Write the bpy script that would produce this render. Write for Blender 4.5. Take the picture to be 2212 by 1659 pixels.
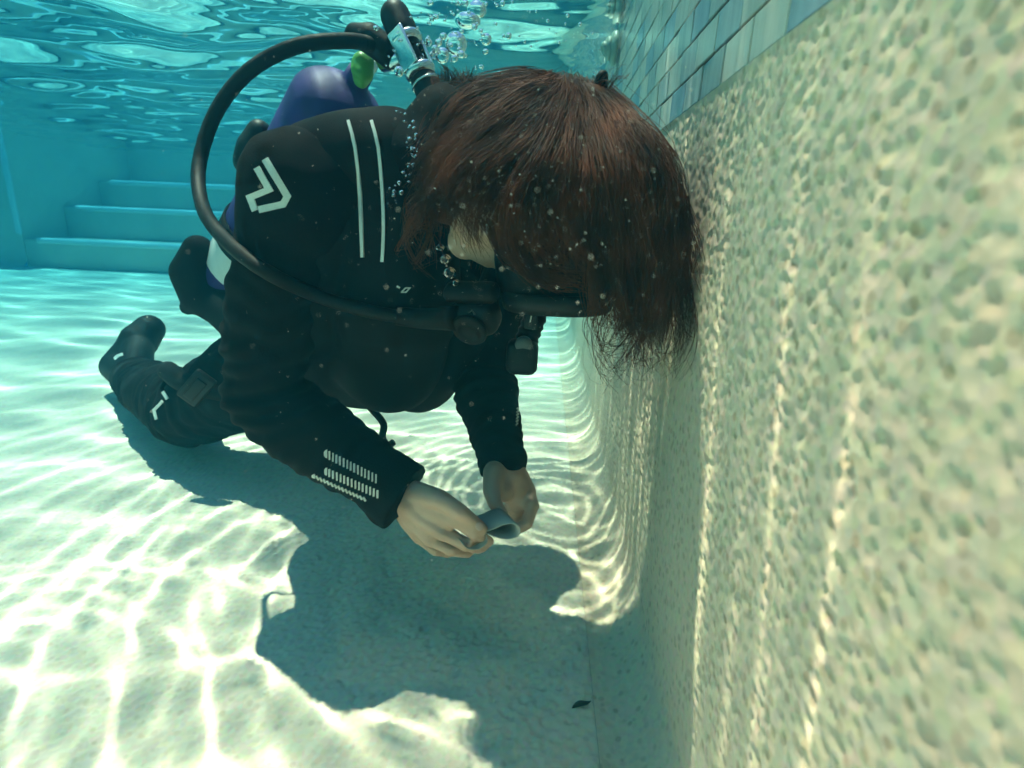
import bpy, bmesh, math, random
import numpy as np
from mathutils import Vector, Matrix, noise
from mathutils.bvhtree import BVHTree

for o in list(bpy.data.objects):
    bpy.data.objects.remove(o)
SC = bpy.context.scene
COL = SC.collection
PI = math.pi
rnd = random.Random(7)
nrng = np.random.default_rng(11)

# ------------------------------------------------------------------ camera
YAW, PITCH, ROLL, FPX = 2.56, 16.7, 2.5, 1207.0 / 2212.0
cam = bpy.data.cameras.new('camera')
cam_o = bpy.data.objects.new('camera', cam)
COL.objects.link(cam_o)
SC.camera = cam_o
CAMM = (Matrix.Rotation(math.radians(YAW), 3, 'Z') @ Matrix.Rotation(math.radians(90 - PITCH), 3, 'X')
        @ Matrix.Rotation(math.radians(ROLL), 3, 'Z'))
cam_o.matrix_world = CAMM.to_4x4()
cam.sensor_width = 36.0
cam.lens = 36.0 * FPX
cam.clip_start = 0.02
cam.clip_end = 400.0
cam.dof.use_dof = True
cam.dof.focus_distance = 0.80
cam.dof.aperture_fstop = 6.0

# ------------------------------------------------------------------ sky, sun, exposure
SUN_DIR = Vector((0.21, -0.26, -1.0)).normalized()      # direction the light travels in air
world = bpy.data.worlds.new('World')
SC.world = world
world.use_nodes = True
_bg = world.node_tree.nodes['Background']
_sky = world.node_tree.nodes.new('ShaderNodeTexSky')
_sky.sky_type = 'NISHITA'
_sky.sun_disc = False
_sky.sun_elevation = math.asin(-SUN_DIR.z)
_sky.sun_rotation = math.atan2(-SUN_DIR.x, -SUN_DIR.y)
world.node_tree.links.new(_sky.outputs[0], _bg.inputs[0])
_bg.inputs[1].default_value = 0.06
sun = bpy.data.lights.new('sun', 'SUN')
sun.energy = 5.0
sun.angle = math.radians(0.9)
sun.color = (1.0, 0.82, 0.58)
sun.cycles.is_caustics_light = True
sun.cycles.use_multiple_importance_sampling = False
sun_o = bpy.data.objects.new('sun', sun)
COL.objects.link(sun_o)
sun_o.rotation_euler = SUN_DIR.to_track_quat('-Z', 'Y').to_euler()
sun_o.location = (-2, 2, 8)

SC.view_settings.view_transform = 'Standard'
SC.view_settings.look = 'None'
SC.view_settings.gamma = 1.0
SC.view_settings.exposure = 1.38
SC.view_settings.use_curve_mapping = False
SC.render.engine = 'CYCLES'
cy = SC.cycles
cy.use_denoising = True
cy.use_adaptive_sampling = True
cy.adaptive_threshold = 0.12
cy.time_limit = 700
cy.max_bounces = 6
cy.diffuse_bounces = 3
cy.glossy_bounces = 4
cy.transmission_bounces = 5
cy.transparent_max_bounces = 8
cy.volume_bounces = 1
cy.sample_clamp_indirect = 4.0
cy.sample_clamp_direct = 12.0
cy.blur_glossy = 0.4

# ------------------------------------------------------------------ helpers
def at(px, py, y):
    """world point at depth y seen near position (px, py) of the photograph (2212 wide)"""
    v = CAMM @ Vector(((px - 1106.0) / 1207.0, -(py - 829.5) / 1207.0, -1.0))
    return v * (y / v.y)

def link(name, me, mat=None, parent=None, smooth=True, receiver=True):
    o = bpy.data.objects.new(name, me)
    COL.objects.link(o)
    if mat is not None and len(me.materials) == 0:
        me.materials.append(mat)
    if smooth:
        me.polygons.foreach_set('use_smooth', [True] * len(me.polygons))
    if parent is not None:
        o.parent = parent
    if receiver:
        o.cycles.is_caustics_receiver = True
    return o

def mesh_np(name, v, f):
    me = bpy.data.meshes.new(name)
    v = np.asarray(v, dtype=np.float32)
    f = np.asarray(f, dtype=np.int32)
    n, k = f.shape
    me.vertices.add(len(v))
    me.vertices.foreach_set('co', v.ravel())
    me.loops.add(n * k)
    me.loops.foreach_set('vertex_index', f.ravel())
    me.polygons.add(n)
    me.polygons.foreach_set('loop_start', np.arange(0, n * k, k, dtype=np.int32))
    me.update(calc_edges=True)
    me.validate()
    return me

def grid_faces(ny, nx):
    idx = np.arange(nx * ny).reshape(ny, nx)
    return np.stack([idx[:-1, :-1], idx[:-1, 1:], idx[1:, 1:], idx[1:, :-1]], -1).reshape(-1, 4)

def bm_mesh(name, bm):
    me = bpy.data.meshes.new(name)
    bm.to_mesh(me)
    bm.free()
    return me

def thing(name, label, cat, loc=(0, 0, 0), group=None):
    o = bpy.data.objects.new(name, None)
    COL.objects.link(o)
    o.location = loc
    o['label'] = label
    o['category'] = cat
    if group:
        o['group'] = group
    return o

def tag(o, label=None, cat=None, group=None, kind=None):
    for k, v in (('label', label), ('category', cat), ('group', group), ('kind', kind)):
        if v:
            o[k] = v
    return o

def bm_box(bm, c, size, rot=None, bevel=0.0, seg=2):
    m = Matrix.Translation(c) @ (rot.to_4x4() if rot else Matrix()) @ Matrix.Diagonal((*size, 1))
    r = bmesh.ops.create_cube(bm, size=1.0, matrix=m)
    if bevel:
        es = list({e for v in r['verts'] for e in v.link_edges})
        bmesh.ops.bevel(bm, geom=es, offset=bevel, segments=seg, profile=0.5, affect='EDGES')

_BALLS = {}
def bm_ball(bm, c, r, rot=None, u=20, v=12):
    r = (r, r, r) if isinstance(r, (int, float)) else r
    m = Matrix.Translation(c) @ (rot.to_4x4() if rot else Matrix()) @ Matrix.Diagonal((*r, 1))
    if (u, v) not in _BALLS:
        t = bmesh.new()
        bmesh.ops.create_uvsphere(t, u_segments=u, v_segments=v, radius=1.0)
        me = bpy.data.meshes.new('ball'); t.to_mesh(me); t.free()
        _BALLS[(u, v)] = ([x.co.copy() for x in me.vertices], [tuple(p.vertices) for p in me.polygons])
        bpy.data.meshes.remove(me)
    co, fa = _BALLS[(u, v)]
    vs = [bm.verts.new(m @ x) for x in co]
    for f in fa:
        bm.faces.new([vs[i] for i in f])

def bm_cone(bm, a, b, ra, rb, seg=18):
    a, b = Vector(a), Vector(b)
    d = b - a
    L = d.length
    if L < 1e-6:
        return
    q = d.to_track_quat('Z', 'Y').to_matrix().to_4x4()
    bmesh.ops.create_cone(bm, cap_ends=True, segments=seg, radius1=ra, radius2=rb, depth=L,
                          matrix=Matrix.Translation((a + b) / 2) @ q)

def chain(bm, pts, u=18, v=12):
    """overlapping balls and frustums along (point, radius); a later voxel remesh fuses them"""
    for i, (p, r) in enumerate(pts):
        bm_ball(bm, p, r, u=u, v=v)
        if i:
            bm_cone(bm, pts[i - 1][0], p, pts[i - 1][1], r, seg=u)

def fuse(bm, name, voxel, smooth=6, factor=0.5):
    """one continuous surface out of overlapping closed shapes"""
    me = bm_mesh(name, bm)
    o = bpy.data.objects.new(name, me)
    COL.objects.link(o)
    m = o.modifiers.new('r', 'REMESH')
    m.mode = 'VOXEL'
    m.voxel_size = voxel
    m.use_smooth_shade = True
    if smooth:
        s = o.modifiers.new('s', 'SMOOTH')
        s.factor = factor
        s.iterations = smooth
    dg = bpy.context.evaluated_depsgraph_get()
    out = bpy.data.meshes.new_from_object(o.evaluated_get(dg))
    bpy.data.objects.remove(o)
    bpy.data.meshes.remove(me)
    out.materials.clear()
    return out

def spline(pts, n):
    """Catmull-Rom through the points, n samples"""
    P = [Vector(p) for p in pts]
    P = [P[0] * 2 - P[1]] + P + [P[-1] * 2 - P[-2]]
    out = []
    m = len(P) - 3
    for i in range(n):
        t = i / (n - 1) * m
        k = min(int(t), m - 1)
        t -= k
        a, b, c, d = P[k:k + 4]
        out.append(0.5 * ((2 * b) + (c - a) * t + (2 * a - 5 * b + 4 * c - d) * t * t + (3 * b - a - 3 * c + d) * t ** 3))
    return out

def tube_mesh(name, pts, rad, seg=12, caps=True, ridge=None):
    n = len(pts)
    R = rad if callable(rad) else (lambda t: rad)
    V, F = [], []
    up = None
    for i, p in enumerate(pts):
        t = (pts[min(i + 1, n - 1)] - pts[max(i - 1, 0)]).normalized()
        if up is None:
            up = t.orthogonal().normalized()
        up = (up - t * up.dot(t)).normalized()
        s = t.cross(up)
        r = R(i / (n - 1)) * (ridge(i) if ridge else 1)
        for k in range(seg):
            a = 2 * PI * k / seg
            V.append(p + (up * math.cos(a) + s * math.sin(a)) * r)
    for i in range(n - 1):
        for k in range(seg):
            F.append((i * seg + k, i * seg + (k + 1) % seg, (i + 1) * seg + (k + 1) % seg, (i + 1) * seg + k))
    if caps:
        F.append(tuple(range(seg - 1, -1, -1)))
        F.append(tuple(range((n - 1) * seg, n * seg)))
    me = bpy.data.meshes.new(name)
    me.from_pydata([tuple(v) for v in V], [], F)
    me.update()
    return me

def ring_mesh(name, c, axis, r, prof, seg=40):
    """lathe: prof = [(radius offset, height)] closed profile round an axis"""
    q = Vector(axis).to_track_quat('Z', 'Y').to_matrix()
    V, F = [], []
    m = len(prof)
    for k in range(seg):
        a = 2 * PI * k / seg
        for (dr, h) in prof:
            V.append(tuple(Vector(c) + q @ Vector(((r + dr) * math.cos(a), (r + dr) * math.sin(a), h))))
    for k in range(seg):
        for j in range(m):
            F.append((k * m + j, ((k + 1) % seg) * m + j, ((k + 1) % seg) * m + (j + 1) % m, k * m + (j + 1) % m))
    me = bpy.data.meshes.new(name)
    me.from_pydata(V, [], F)
    me.update()
    bm = bmesh.new(); bm.from_mesh(me); bmesh.ops.recalc_face_normals(bm, faces=bm.faces); bm.to_mesh(me); bm.free()
    return me

def wobble(me, scale, amp, seed=0.0, stretch=(1, 1, 1)):
    """folds in cloth: push the vertices along their normals by smooth noise"""
    n = len(me.vertices)
    co = np.empty(n * 3, np.float32); me.vertices.foreach_get('co', co); co = co.reshape(-1, 3)
    no = np.empty(n * 3, np.float32); me.vertices.foreach_get('normal', no); no = no.reshape(-1, 3)
    g = np.random.default_rng(int(seed * 10) + 1)
    q = co * np.array(stretch, np.float32) * scale
    h = np.zeros(n, np.float32)
    for _ in range(14):
        d = g.normal(size=3); d *= g.uniform(.6, 1.8) * 2 / np.linalg.norm(d)
        h += np.sin(q @ d.astype(np.float32) + g.random() * 6.283 + .8 * np.sin(q @ g.normal(size=3).astype(np.float32)))
    co += no * (h / 4.5 * amp)[:, None]
    me.vertices.foreach_set('co', co.ravel())
    me.update()

# ------------------------------------------------------------------ materials
def nodes_of(name):
    m = bpy.data.materials.new(name)
    m.use_nodes = True
    nt = m.node_tree
    return m, nt.nodes, nt.links, nt.nodes['Principled BSDF']

def simple(name, col, rough=0.5, metal=0.0, noise_scale=0, noise_amt=0.0, bump=0.0, bump_scale=200, spec=0.5, coords='Object'):
    m, n, l, p = nodes_of(name)
    p.inputs['Base Color'].default_value = (*col, 1)
    p.inputs['Roughness'].default_value = rough
    p.inputs['Metallic'].default_value = metal
    p.inputs['Specular IOR Level'].default_value = spec
    if noise_scale or bump:
        tc = n.new('ShaderNodeTexCoord')
    if noise_scale:
        nz = n.new('ShaderNodeTexNoise')
        nz.inputs['Scale'].default_value = noise_scale
        nz.inputs['Detail'].default_value = 5
        l.new(tc.outputs[coords], nz.inputs['Vector'])
        mx = n.new('ShaderNodeMix'); mx.data_type = 'RGBA'
        mx.inputs['A'].default_value = (*[c * (1 - noise_amt) for c in col], 1)
        mx.inputs['B'].default_value = (*[min(1, c * (1 + noise_amt)) for c in col], 1)
        l.new(nz.outputs['Fac'], mx.inputs['Factor'])
        l.new(mx.outputs['Result'], p.inputs['Base Color'])
    if bump:
        nb = n.new('ShaderNodeTexNoise')
        nb.inputs['Scale'].default_value = bump_scale
        nb.inputs['Detail'].default_value = 3
        l.new(tc.outputs[coords], nb.inputs['Vector'])
        b = n.new('ShaderNodeBump')
        b.inputs['Strength'].default_value = bump
        b.inputs['Distance'].default_value = 0.002
        l.new(nb.outputs['Fac'], b.inputs['Height'])
        l.new(b.outputs['Normal'], p.inputs['Normal'])
    return m

def plaster_material(name, col, pebble=1.0):
    """pebbled pool plaster: blotchy cream with fine relief; the near pits are real geometry"""
    m = bpy.data.materials.new(name)
    m.use_nodes = True
    n, l = m.node_tree.nodes, m.node_tree.links
    n.clear()
    out = n.new('ShaderNodeOutputMaterial')
    d = n.new('ShaderNodeBsdfDiffuse'); d.inputs['Roughness'].default_value = 0.2
    tc = n.new('ShaderNodeTexCoord')
    n1 = n.new('ShaderNodeTexNoise'); n1.inputs['Scale'].default_value = 5.0; n1.inputs['Detail'].default_value = 3
    v = n.new('ShaderNodeTexVoronoi'); v.inputs['Scale'].default_value = 150.0
    for q in (n1, v):
        l.new(tc.outputs['Object'], q.inputs['Vector'])
    a = n.new('ShaderNodeMix'); a.data_type = 'RGBA'
    a.inputs['A'].default_value = (*[c * 0.86 for c in col], 1)
    a.inputs['B'].default_value = (*[min(c * 1.1, .95) for c in col], 1)
    l.new(n1.outputs['Fac'], a.inputs['Factor'])
    b = n.new('ShaderNodeMix'); b.data_type = 'RGBA'; b.blend_type = 'MULTIPLY'
    b.inputs['Factor'].default_value = 0.12
    l.new(a.outputs['Result'], b.inputs['A'])
    l.new(v.outputs['Color'], b.inputs['B'])
    w = n.new('ShaderNodeTexVoronoi'); w.inputs['Scale'].default_value = 84.0
    l.new(tc.outputs['Object'], w.inputs['Vector'])
    sp = n.new('ShaderNodeMapRange'); sp.interpolation_type = 'SMOOTHSTEP'
    sp.inputs['From Min'].default_value = 0.40; sp.inputs['From Max'].default_value = 0.24
    l.new(w.outputs['Distance'], sp.inputs['Value'])
    sx = n.new('ShaderNodeSeparateColor'); l.new(w.outputs['Color'], sx.inputs[0])
    sm = n.new('ShaderNodeMath'); sm.operation = 'MULTIPLY'
    l.new(sp.outputs['Result'], sm.inputs[0]); l.new(sx.outputs[0], sm.inputs[1])
    pb = n.new('ShaderNodeMix'); pb.data_type = 'RGBA'; pb.blend_type = 'MULTIPLY'
    pb.inputs['B'].default_value = (0.70, 0.645, 0.59, 1)
    s2_ = n.new('ShaderNodeMath'); s2_.operation = 'MULTIPLY'; s2_.inputs[1].default_value = pebble
    l.new(sm.outputs[0], s2_.inputs[0]); l.new(s2_.outputs[0], pb.inputs['Factor'])
    l.new(b.outputs['Result'], pb.inputs['A'])
    hs = n.new('ShaderNodeHueSaturation'); hs.inputs['Saturation'].default_value = 0.95; hs.inputs['Value'].default_value = 1.12
    l.new(pb.outputs['Result'], hs.inputs['Color'])
    l.new(hs.outputs['Color'], d.inputs['Color'])
    bp = n.new('ShaderNodeBump'); bp.inputs['Strength'].default_value = 0.16; bp.inputs['Distance'].default_value = 0.002
    l.new(v.outputs['Distance'], bp.inputs['Height'])
    l.new(bp.outputs['Normal'], d.inputs['Normal'])
    l.new(d.outputs[0], out.inputs['Surface'])
    return m

def tile_material(name, col):
    m, n, l, p = nodes_of(name)
    p.inputs['Roughness'].default_value = 0.25
    tc = n.new('ShaderNodeTexCoord')
    mp = n.new('ShaderNodeMapping'); mp.inputs['Scale'].default_value = (30, 60, 9)
    oi = n.new('ShaderNodeObjectInfo')
    ad = n.new('ShaderNodeVectorMath'); ad.operation = 'ADD'
    l.new(tc.outputs['Object'], mp.inputs['Vector'])
    sc = n.new('ShaderNodeVectorMath'); sc.operation = 'SCALE'; sc.inputs['Scale'].default_value = 40
    cb = n.new('ShaderNodeCombineXYZ')
    l.new(oi.outputs['Random'], cb.inputs[0]); l.new(oi.outputs['Random'], cb.inputs[1])
    l.new(cb.outputs[0], sc.inputs[0])
    l.new(mp.outputs[0], ad.inputs[0]); l.new(sc.outputs[0], ad.inputs[1])
    nz = n.new('ShaderNodeTexNoise'); nz.inputs['Scale'].default_value = 1.0; nz.inputs['Detail'].default_value = 5
    l.new(ad.outputs[0], nz.inputs['Vector'])
    mx = n.new('ShaderNodeMix'); mx.data_type = 'RGBA'
    mx.inputs['A'].default_value = (*[c * 0.6 for c in col], 1)
    mx.inputs['B'].default_value = (*[min(1, c * 1.35) for c in col], 1)
    l.new(nz.outputs['Fac'], mx.inputs['Factor'])
    l.new(mx.outputs['Result'], p.inputs['Base Color'])
    return m

M = {}
M['plaster'] = plaster_material('pool_plaster', (0.80, 0.68, 0.53), 0.45)
M['plaster_lighting_tint'] = plaster_material('plaster_lighting_tint', (0.77, 0.58, 0.42), 0.8)  # same plaster as the floor; tanner copy paints in the wall's different lighting
M['grout'] = simple('grout', (0.17, 0.18, 0.19), 0.9, noise_scale=40, noise_amt=.3)
M['tile'] = [tile_material('tile_grey', (0.60, 0.53, 0.45)), tile_material('tile_blue', (0.33, 0.38, 0.43)),
             tile_material('tile_pale', (0.68, 0.59, 0.49)), tile_material('tile_slate', (0.46, 0.44, 0.41)),
             tile_material('tile_teal', (0.40, 0.43, 0.44))]
M['coping'] = simple('coping_stone', (0.5, 0.47, 0.42), 0.8, noise_scale=9, noise_amt=.2, bump=.4, bump_scale=60)
M['deck'] = simple('deck_stone', (0.42, 0.39, 0.35), 0.85, noise_scale=4, noise_amt=.2, bump=.4, bump_scale=40)
M['nosing'] = simple('step_nosing', (0.85, 0.85, 0.82), 0.5)
M['neoprene'] = simple('neoprene', (0.007, 0.0075, 0.008), 0.85, spec=.12, noise_scale=14, noise_amt=.35, bump=.25, bump_scale=380)
M['nylon'] = simple('nylon_fabric', (0.006, 0.0065, 0.007), 0.8, spec=.2, noise_scale=18, noise_amt=.3, bump=.4, bump_scale=900)
M['rubber'] = simple('black_rubber', (0.007, 0.0068, 0.0065), 0.6, spec=.22, noise_scale=30, noise_amt=.3, bump=.2, bump_scale=250)
M['plastic'] = simple('black_plastic', (0.010, 0.0105, 0.011), 0.5, spec=.3, noise_scale=25, noise_amt=.2)
M['chrome'] = simple('brushed_chrome', (0.72, 0.73, 0.74), 0.22, metal=1.0, noise_scale=60, noise_amt=.1)
M['reflective'] = simple('pale_print', (0.72, 0.72, 0.66), 0.5, noise_scale=90, noise_amt=.15)
M['tank'] = simple('tank_paint', (0.032, 0.016, 0.15), 0.6, noise_scale=26, noise_amt=.5, bump=.1, bump_scale=60)
M['tank_white'] = simple('tank_label', (0.75, 0.74, 0.7), 0.5, noise_scale=24, noise_amt=.18)
M['green'] = simple('green_plastic', (0.13, 0.42, 0.07), 0.4, noise_scale=20, noise_amt=.2)
M['strip'] = simple('grey_plastic_sheet', (0.52, 0.47, 0.41), 0.5, noise_scale=50, noise_amt=.08)

def skin_material():
    m, n, l, p = nodes_of('skin')
    tc = n.new('ShaderNodeTexCoord')
    nz = n.new('ShaderNodeTexNoise'); nz.inputs['Scale'].default_value = 35; nz.inputs['Detail'].default_value = 4
    l.new(tc.outputs['Object'], nz.inputs['Vector'])
    mx = n.new('ShaderNodeMix'); mx.data_type = 'RGBA'
    mx.inputs['A'].default_value = (0.64, 0.34, 0.22, 1)
    mx.inputs['B'].default_value = (0.80, 0.50, 0.36, 1)
    l.new(nz.outputs['Fac'], mx.inputs['Factor'])
    l.new(mx.outputs['Result'], p.inputs['Base Color'])
    p.inputs['Roughness'].default_value = 0.5
    p.inputs['Subsurface Weight'].default_value = 0.15
    p.inputs['Subsurface Radius'].default_value = (0.008, 0.003, 0.0015)
    p.inputs['Subsurface Scale'].default_value = 1.0
    v = n.new('ShaderNodeTexVoronoi'); v.inputs['Scale'].default_value = 420
    l.new(tc.outputs['Object'], v.inputs['Vector'])
    b = n.new('ShaderNodeBump'); b.inputs['Strength'].default_value = 0.12; b.inputs['Distance'].default_value = 0.0006
    l.new(v.outputs['Distance'], b.inputs['Height'])
    l.new(b.outputs['Normal'], p.inputs['Normal'])
    return m
M['skin'] = skin_material()
M['nail'] = simple('nail', (0.66, 0.43, 0.36), 0.3)

def hair_material():
    m, n, l, p = nodes_of('auburn_hair')
    tc = n.new('ShaderNodeTexCoord')
    nz = n.new('ShaderNodeTexNoise'); nz.inputs['Scale'].default_value = 26; nz.inputs['Detail'].default_value = 3
    l.new(tc.outputs['Object'], nz.inputs['Vector'])
    cr = n.new('ShaderNodeValToRGB')
    cr.color_ramp.elements[0].position = 0.3; cr.color_ramp.elements[0].color = (0.026, 0.008, 0.0035, 1)
    cr.color_ramp.elements[1].position = 0.72; cr.color_ramp.elements[1].color = (0.19, 0.052, 0.019, 1)
    l.new(nz.outputs['Fac'], cr.inputs['Fac'])
    l.new(cr.outputs['Color'], p.inputs['Base Color'])
    p.inputs['Roughness'].default_value = 0.55
    p.inputs['Specular IOR Level'].default_value = 0.3
    tl = n.new('ShaderNodeBsdfTranslucent'); tl.inputs['Color'].default_value = (0.42, 0.13, 0.045, 1)
    mx = n.new('ShaderNodeMixShader'); mx.inputs[0].default_value = 0.3
    l.new(p.outputs[0], mx.inputs[1]); l.new(tl.outputs[0], mx.inputs[2])
    l.new(mx.outputs[0], n['Material Output'].inputs['Surface'])
    return m
M['hair'] = hair_material()

def water_material():
    """clear water seen from below: refracts sun and sky in, mirrors the pool beyond the critical angle"""
    m = bpy.data.materials.new('water_surface')
    m.use_nodes = True
    n, l = m.node_tree.nodes, m.node_tree.links
    n.clear()
    out = n.new('ShaderNodeOutputMaterial')
    g = n.new('ShaderNodeBsdfGlass'); g.inputs['IOR'].default_value = 1.33; g.inputs['Roughness'].default_value = 0.0
    l.new(g.outputs[0], out.inputs['Surface'])
    return m
M['water'] = water_material()

def bubble_material():
    m = bpy.data.materials.new('air_bubble')
    m.use_nodes = True
    n, l = m.node_tree.nodes, m.node_tree.links
    n.clear()
    out = n.new('ShaderNodeOutputMaterial')
    g = n.new('ShaderNodeBsdfGlass'); g.inputs['IOR'].default_value = 0.752; g.inputs['Roughness'].default_value = 0.0
    l.new(g.outputs[0], out.inputs['Surface'])
    return m
M['bubble'] = bubble_material()
M['speck'] = simple('pale_speck', (0.8, 0.76, 0.68), 0.5)

# ------------------------------------------------------------------ pool shell
WX = 0.164          # plane of the wall beside the diver
FZ = -0.575         # floor
SZ = 0.47           # water level
TZ = 0.132          # lower edge of the tile band
TOPZ = 0.61         # deck level
FARY = 4.54
LEFTX = -5.3
BACKY = -2.4
CR = 0.070          # radius of the cove between floor and wall

def dimples(U, V, cell, seed, depth):
    """crater-like pits scattered on a plane: jittered cells, each with its own size, shape and depth"""
    g = np.random.default_rng(seed)
    N = 512
    jx, jy, rr, dd, el, an = (g.random((N, N)) for _ in range(6))
    cu = np.floor(U / cell).astype(int); cv = np.floor(V / cell).astype(int)
    h = np.zeros_like(U)
    for du in (-1, 0, 1):
        for dv in (-1, 0, 1):
            a, b = (cu + du) % N, (cv + dv) % N
            px = (cu + du + .5 + (jx[a, b] - .5) * .9) * cell
            py = (cv + dv + .5 + (jy[a, b] - .5) * .9) * cell
            ang = an[a, b] * PI
            s = 0.65 + 0.7 * el[a, b]
            x, y = U - px, V - py
            xr = (x * np.cos(ang) + y * np.sin(ang)) * s
            yr = (-x * np.sin(ang) + y * np.cos(ang)) / s
            R = cell * (0.30 + 0.38 * rr[a, b] ** 1.2)
            q = np.sqrt(xr * xr + yr * yr) / R
            pit = -np.clip(1 - q ** 2, 0, 1) ** 1.4 * (0.35 + 0.65 * dd[a, b]) * (dd[a, b] > .16)
            rim = 0.16 * np.exp(-((q - 1.12) / .22) ** 2)
            h = np.where(pit < -1e-6, np.minimum(h, pit), h + rim * (pit > -1e-6))
    return h * depth

def ruff(U, V, seed, amp, k0):
    g = np.random.default_rng(seed)
    h = np.zeros_like(U)
    for i in range(24):
        k = k0 * 2 ** (g.random() * 3.2); a = g.random() * 2 * PI
        h += np.sin(k * (math.cos(a) * U + math.sin(a) * V) + g.random() * 6.28) / (k / k0)
    return h * amp / 4

def axis(*spans):
    """concatenated spans (start, stop, step)"""
    out = []
    for a, b, s in spans:
        out.append(np.linspace(a, b, max(2, int(round((b - a) / s)) + 1))[:-1])
    out.append(np.array([spans[-1][1]]))
    return np.concatenate(out)

# floor
xs = axis((LEFTX, -1.4, .08), (-1.4, -0.85, .006), (-0.85, WX - CR, .0030))
ys = axis((BACKY, 0.22, .1), (0.22, 1.02, .0030), (1.02, 1.6, .006), (1.6, FARY + .02, .07))
X, Y = np.meshgrid(xs, ys)
fade = np.clip((1.55 - Y) / .4, 0, 1) * np.clip((X + 1.35) / .35, 0, 1) * (Y > .18)
Z = FZ + (dimples(X, Y, .0118, 5, .0030) + ruff(X, Y, 12, .0006, 90) + ruff(X, Y, 2, .0016, 14)) * fade
Z[:, -1] = FZ - .0012
floor = link('pool_floor', mesh_np('pool_floor', np.stack([X, Y, Z], -1).reshape(-1, 3), grid_faces(len(ys), len(xs))), M['plaster'], receiver=True)
tag(floor, 'pale pebbled plaster floor of the pool with rippling light', kind='structure')

# wall beside the diver: cove, then straight up to the tile band
arc = np.linspace(0, PI / 2, 48)
prof = [(WX - CR + CR * math.sin(a), FZ + CR - CR * math.cos(a), -math.sin(a), math.cos(a)) for a in arc]
prof += [(WX, z, -1.0, 0.0) for z in np.arange(FZ + CR + .0030, TZ, .0030)]
prof += [(WX, TZ, -1.0, 0.0)]
prof = np.array(prof)
s_len = np.concatenate([[0], np.cumsum(np.hypot(np.diff(prof[:, 0]), np.diff(prof[:, 1])))])
ys = axis((BACKY, 0.08, .1), (0.08, 0.62, .0026), (0.62, 1.15, .0042), (1.15, 1.6, .008), (1.6, FARY + .02, .07))
Sg, Yg = np.meshgrid(s_len, ys)
fade = np.clip((1.55 - Yg) / .4, 0, 1) * (Yg > .05)
H = (dimples(Sg, Yg, .0120, 9, .0015) + ruff(Sg, Yg, 6, .0016, 9) + ruff(Sg, Yg, 16, .0002, 70)) * fade
H *= np.clip(Sg / .012, .25, 1) * np.clip((s_len[-1] - Sg) / .006, 0, 1)
WXg = prof[:, 0][None] + prof[:, 2][None] * H
WZg = prof[:, 1][None] + prof[:, 3][None] * H
wall_me = mesh_np('plaster_face', np.stack([WXg, Yg, WZg], -1).reshape(-1, 3), grid_faces(len(ys), len(s_len)))
pool_wall = thing('pool_wall', 'pale pebbled pool wall running beside the diver, with a tile band under the waterline', 'pool wall', (WX, 1.5, FZ))
def sub(parent, name, me, mat, **k):
    """part given in world coordinates"""
    o = link(name, me, mat, parent, **k)
    o.matrix_parent_inverse = Matrix.Translation(parent.location).inverted() if parent.parent is None else (Matrix.Translation(parent.parent.location).inverted())
    return o
sub(pool_wall, 'plaster_face', wall_me, M['plaster_lighting_tint'], receiver=True)
bm = bmesh.new()
bm_box(bm, (WX + .009 + .05, (BACKY + FARY) / 2, (TZ + TOPZ) / 2), (.1, FARY - BACKY, TOPZ - TZ - .002))
sub(pool_wall, 'grout_bed', bm_mesh('grout_bed', bm), M['grout'], smooth=False, receiver=True)
TH, TL, GAP = .0395, .079, .0024
tile_me = []
for k, mt in enumerate(M['tile']):
    bm = bmesh.new()
    bm_box(bm, (0, 0, 0), (.008, TL - GAP, TH - GAP), bevel=.0012, seg=2)
    me = bm_mesh('tile', bm); me.materials.append(mt); tile_me.append(me)
spots = []
for r in range(12):
    z = TZ + TH * (r + .5)
    for c in range(int((FARY + .2) / TL)):
        y = -.2 + TL * (c + (.5 if r % 2 else 0))
        if y > FARY - .06 or z > TOPZ - .02:
            continue
        spots.append((y, z, r))
vis = sorted([s for s in spots if s[1] < SZ + .03 and s[0] > .2], key=lambda s: s[0])
near = vis[:290]
near_set = set(near)
tr = random.Random(4)
for (y, z, r) in near:
    k = tr.choice((0, 0, 1, 2, 2, 3, 4, 0, 3))
    o = bpy.data.objects.new('tile', tile_me[k])
    COL.objects.link(o)
    o.cycles.is_caustics_receiver = True
    o.parent = pool_wall
    o.matrix_parent_inverse = Matrix.Translation(pool_wall.location).inverted()
    o.location = (WX + .0058 + tr.uniform(-.0005, .0005), y, z)
    o.rotation_euler = (0, tr.uniform(-.02, .02), tr.uniform(-.012, .012))
bm = bmesh.new()
mi = []
for (y, z, r) in spots:
    if (y, z, r) in near_set:
        continue
    n0 = len(bm.faces)
    bm_box(bm, (WX + .0058, y, z), (.008, TL - GAP, TH - GAP))
    k = tr.randrange(5)
    bm.faces.ensure_lookup_table()
    for f in bm.faces[n0:]:
        f.material_index = k
me = bm_mesh('far_tiles', bm)
for mt in M['tile']:
    me.materials.append(mt)
rest = sub(pool_wall, 'tile_run', me, None, smooth=False, receiver=True)
rest['kind'] = 'stuff'
bm = bmesh.new()
bm_box(bm, (WX + .14, (BACKY + FARY) / 2, TOPZ + .022), (.30, FARY - BACKY, .044), bevel=.012)
sub(pool_wall, 'coping', bm_mesh('coping', bm), M['coping'])

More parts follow.
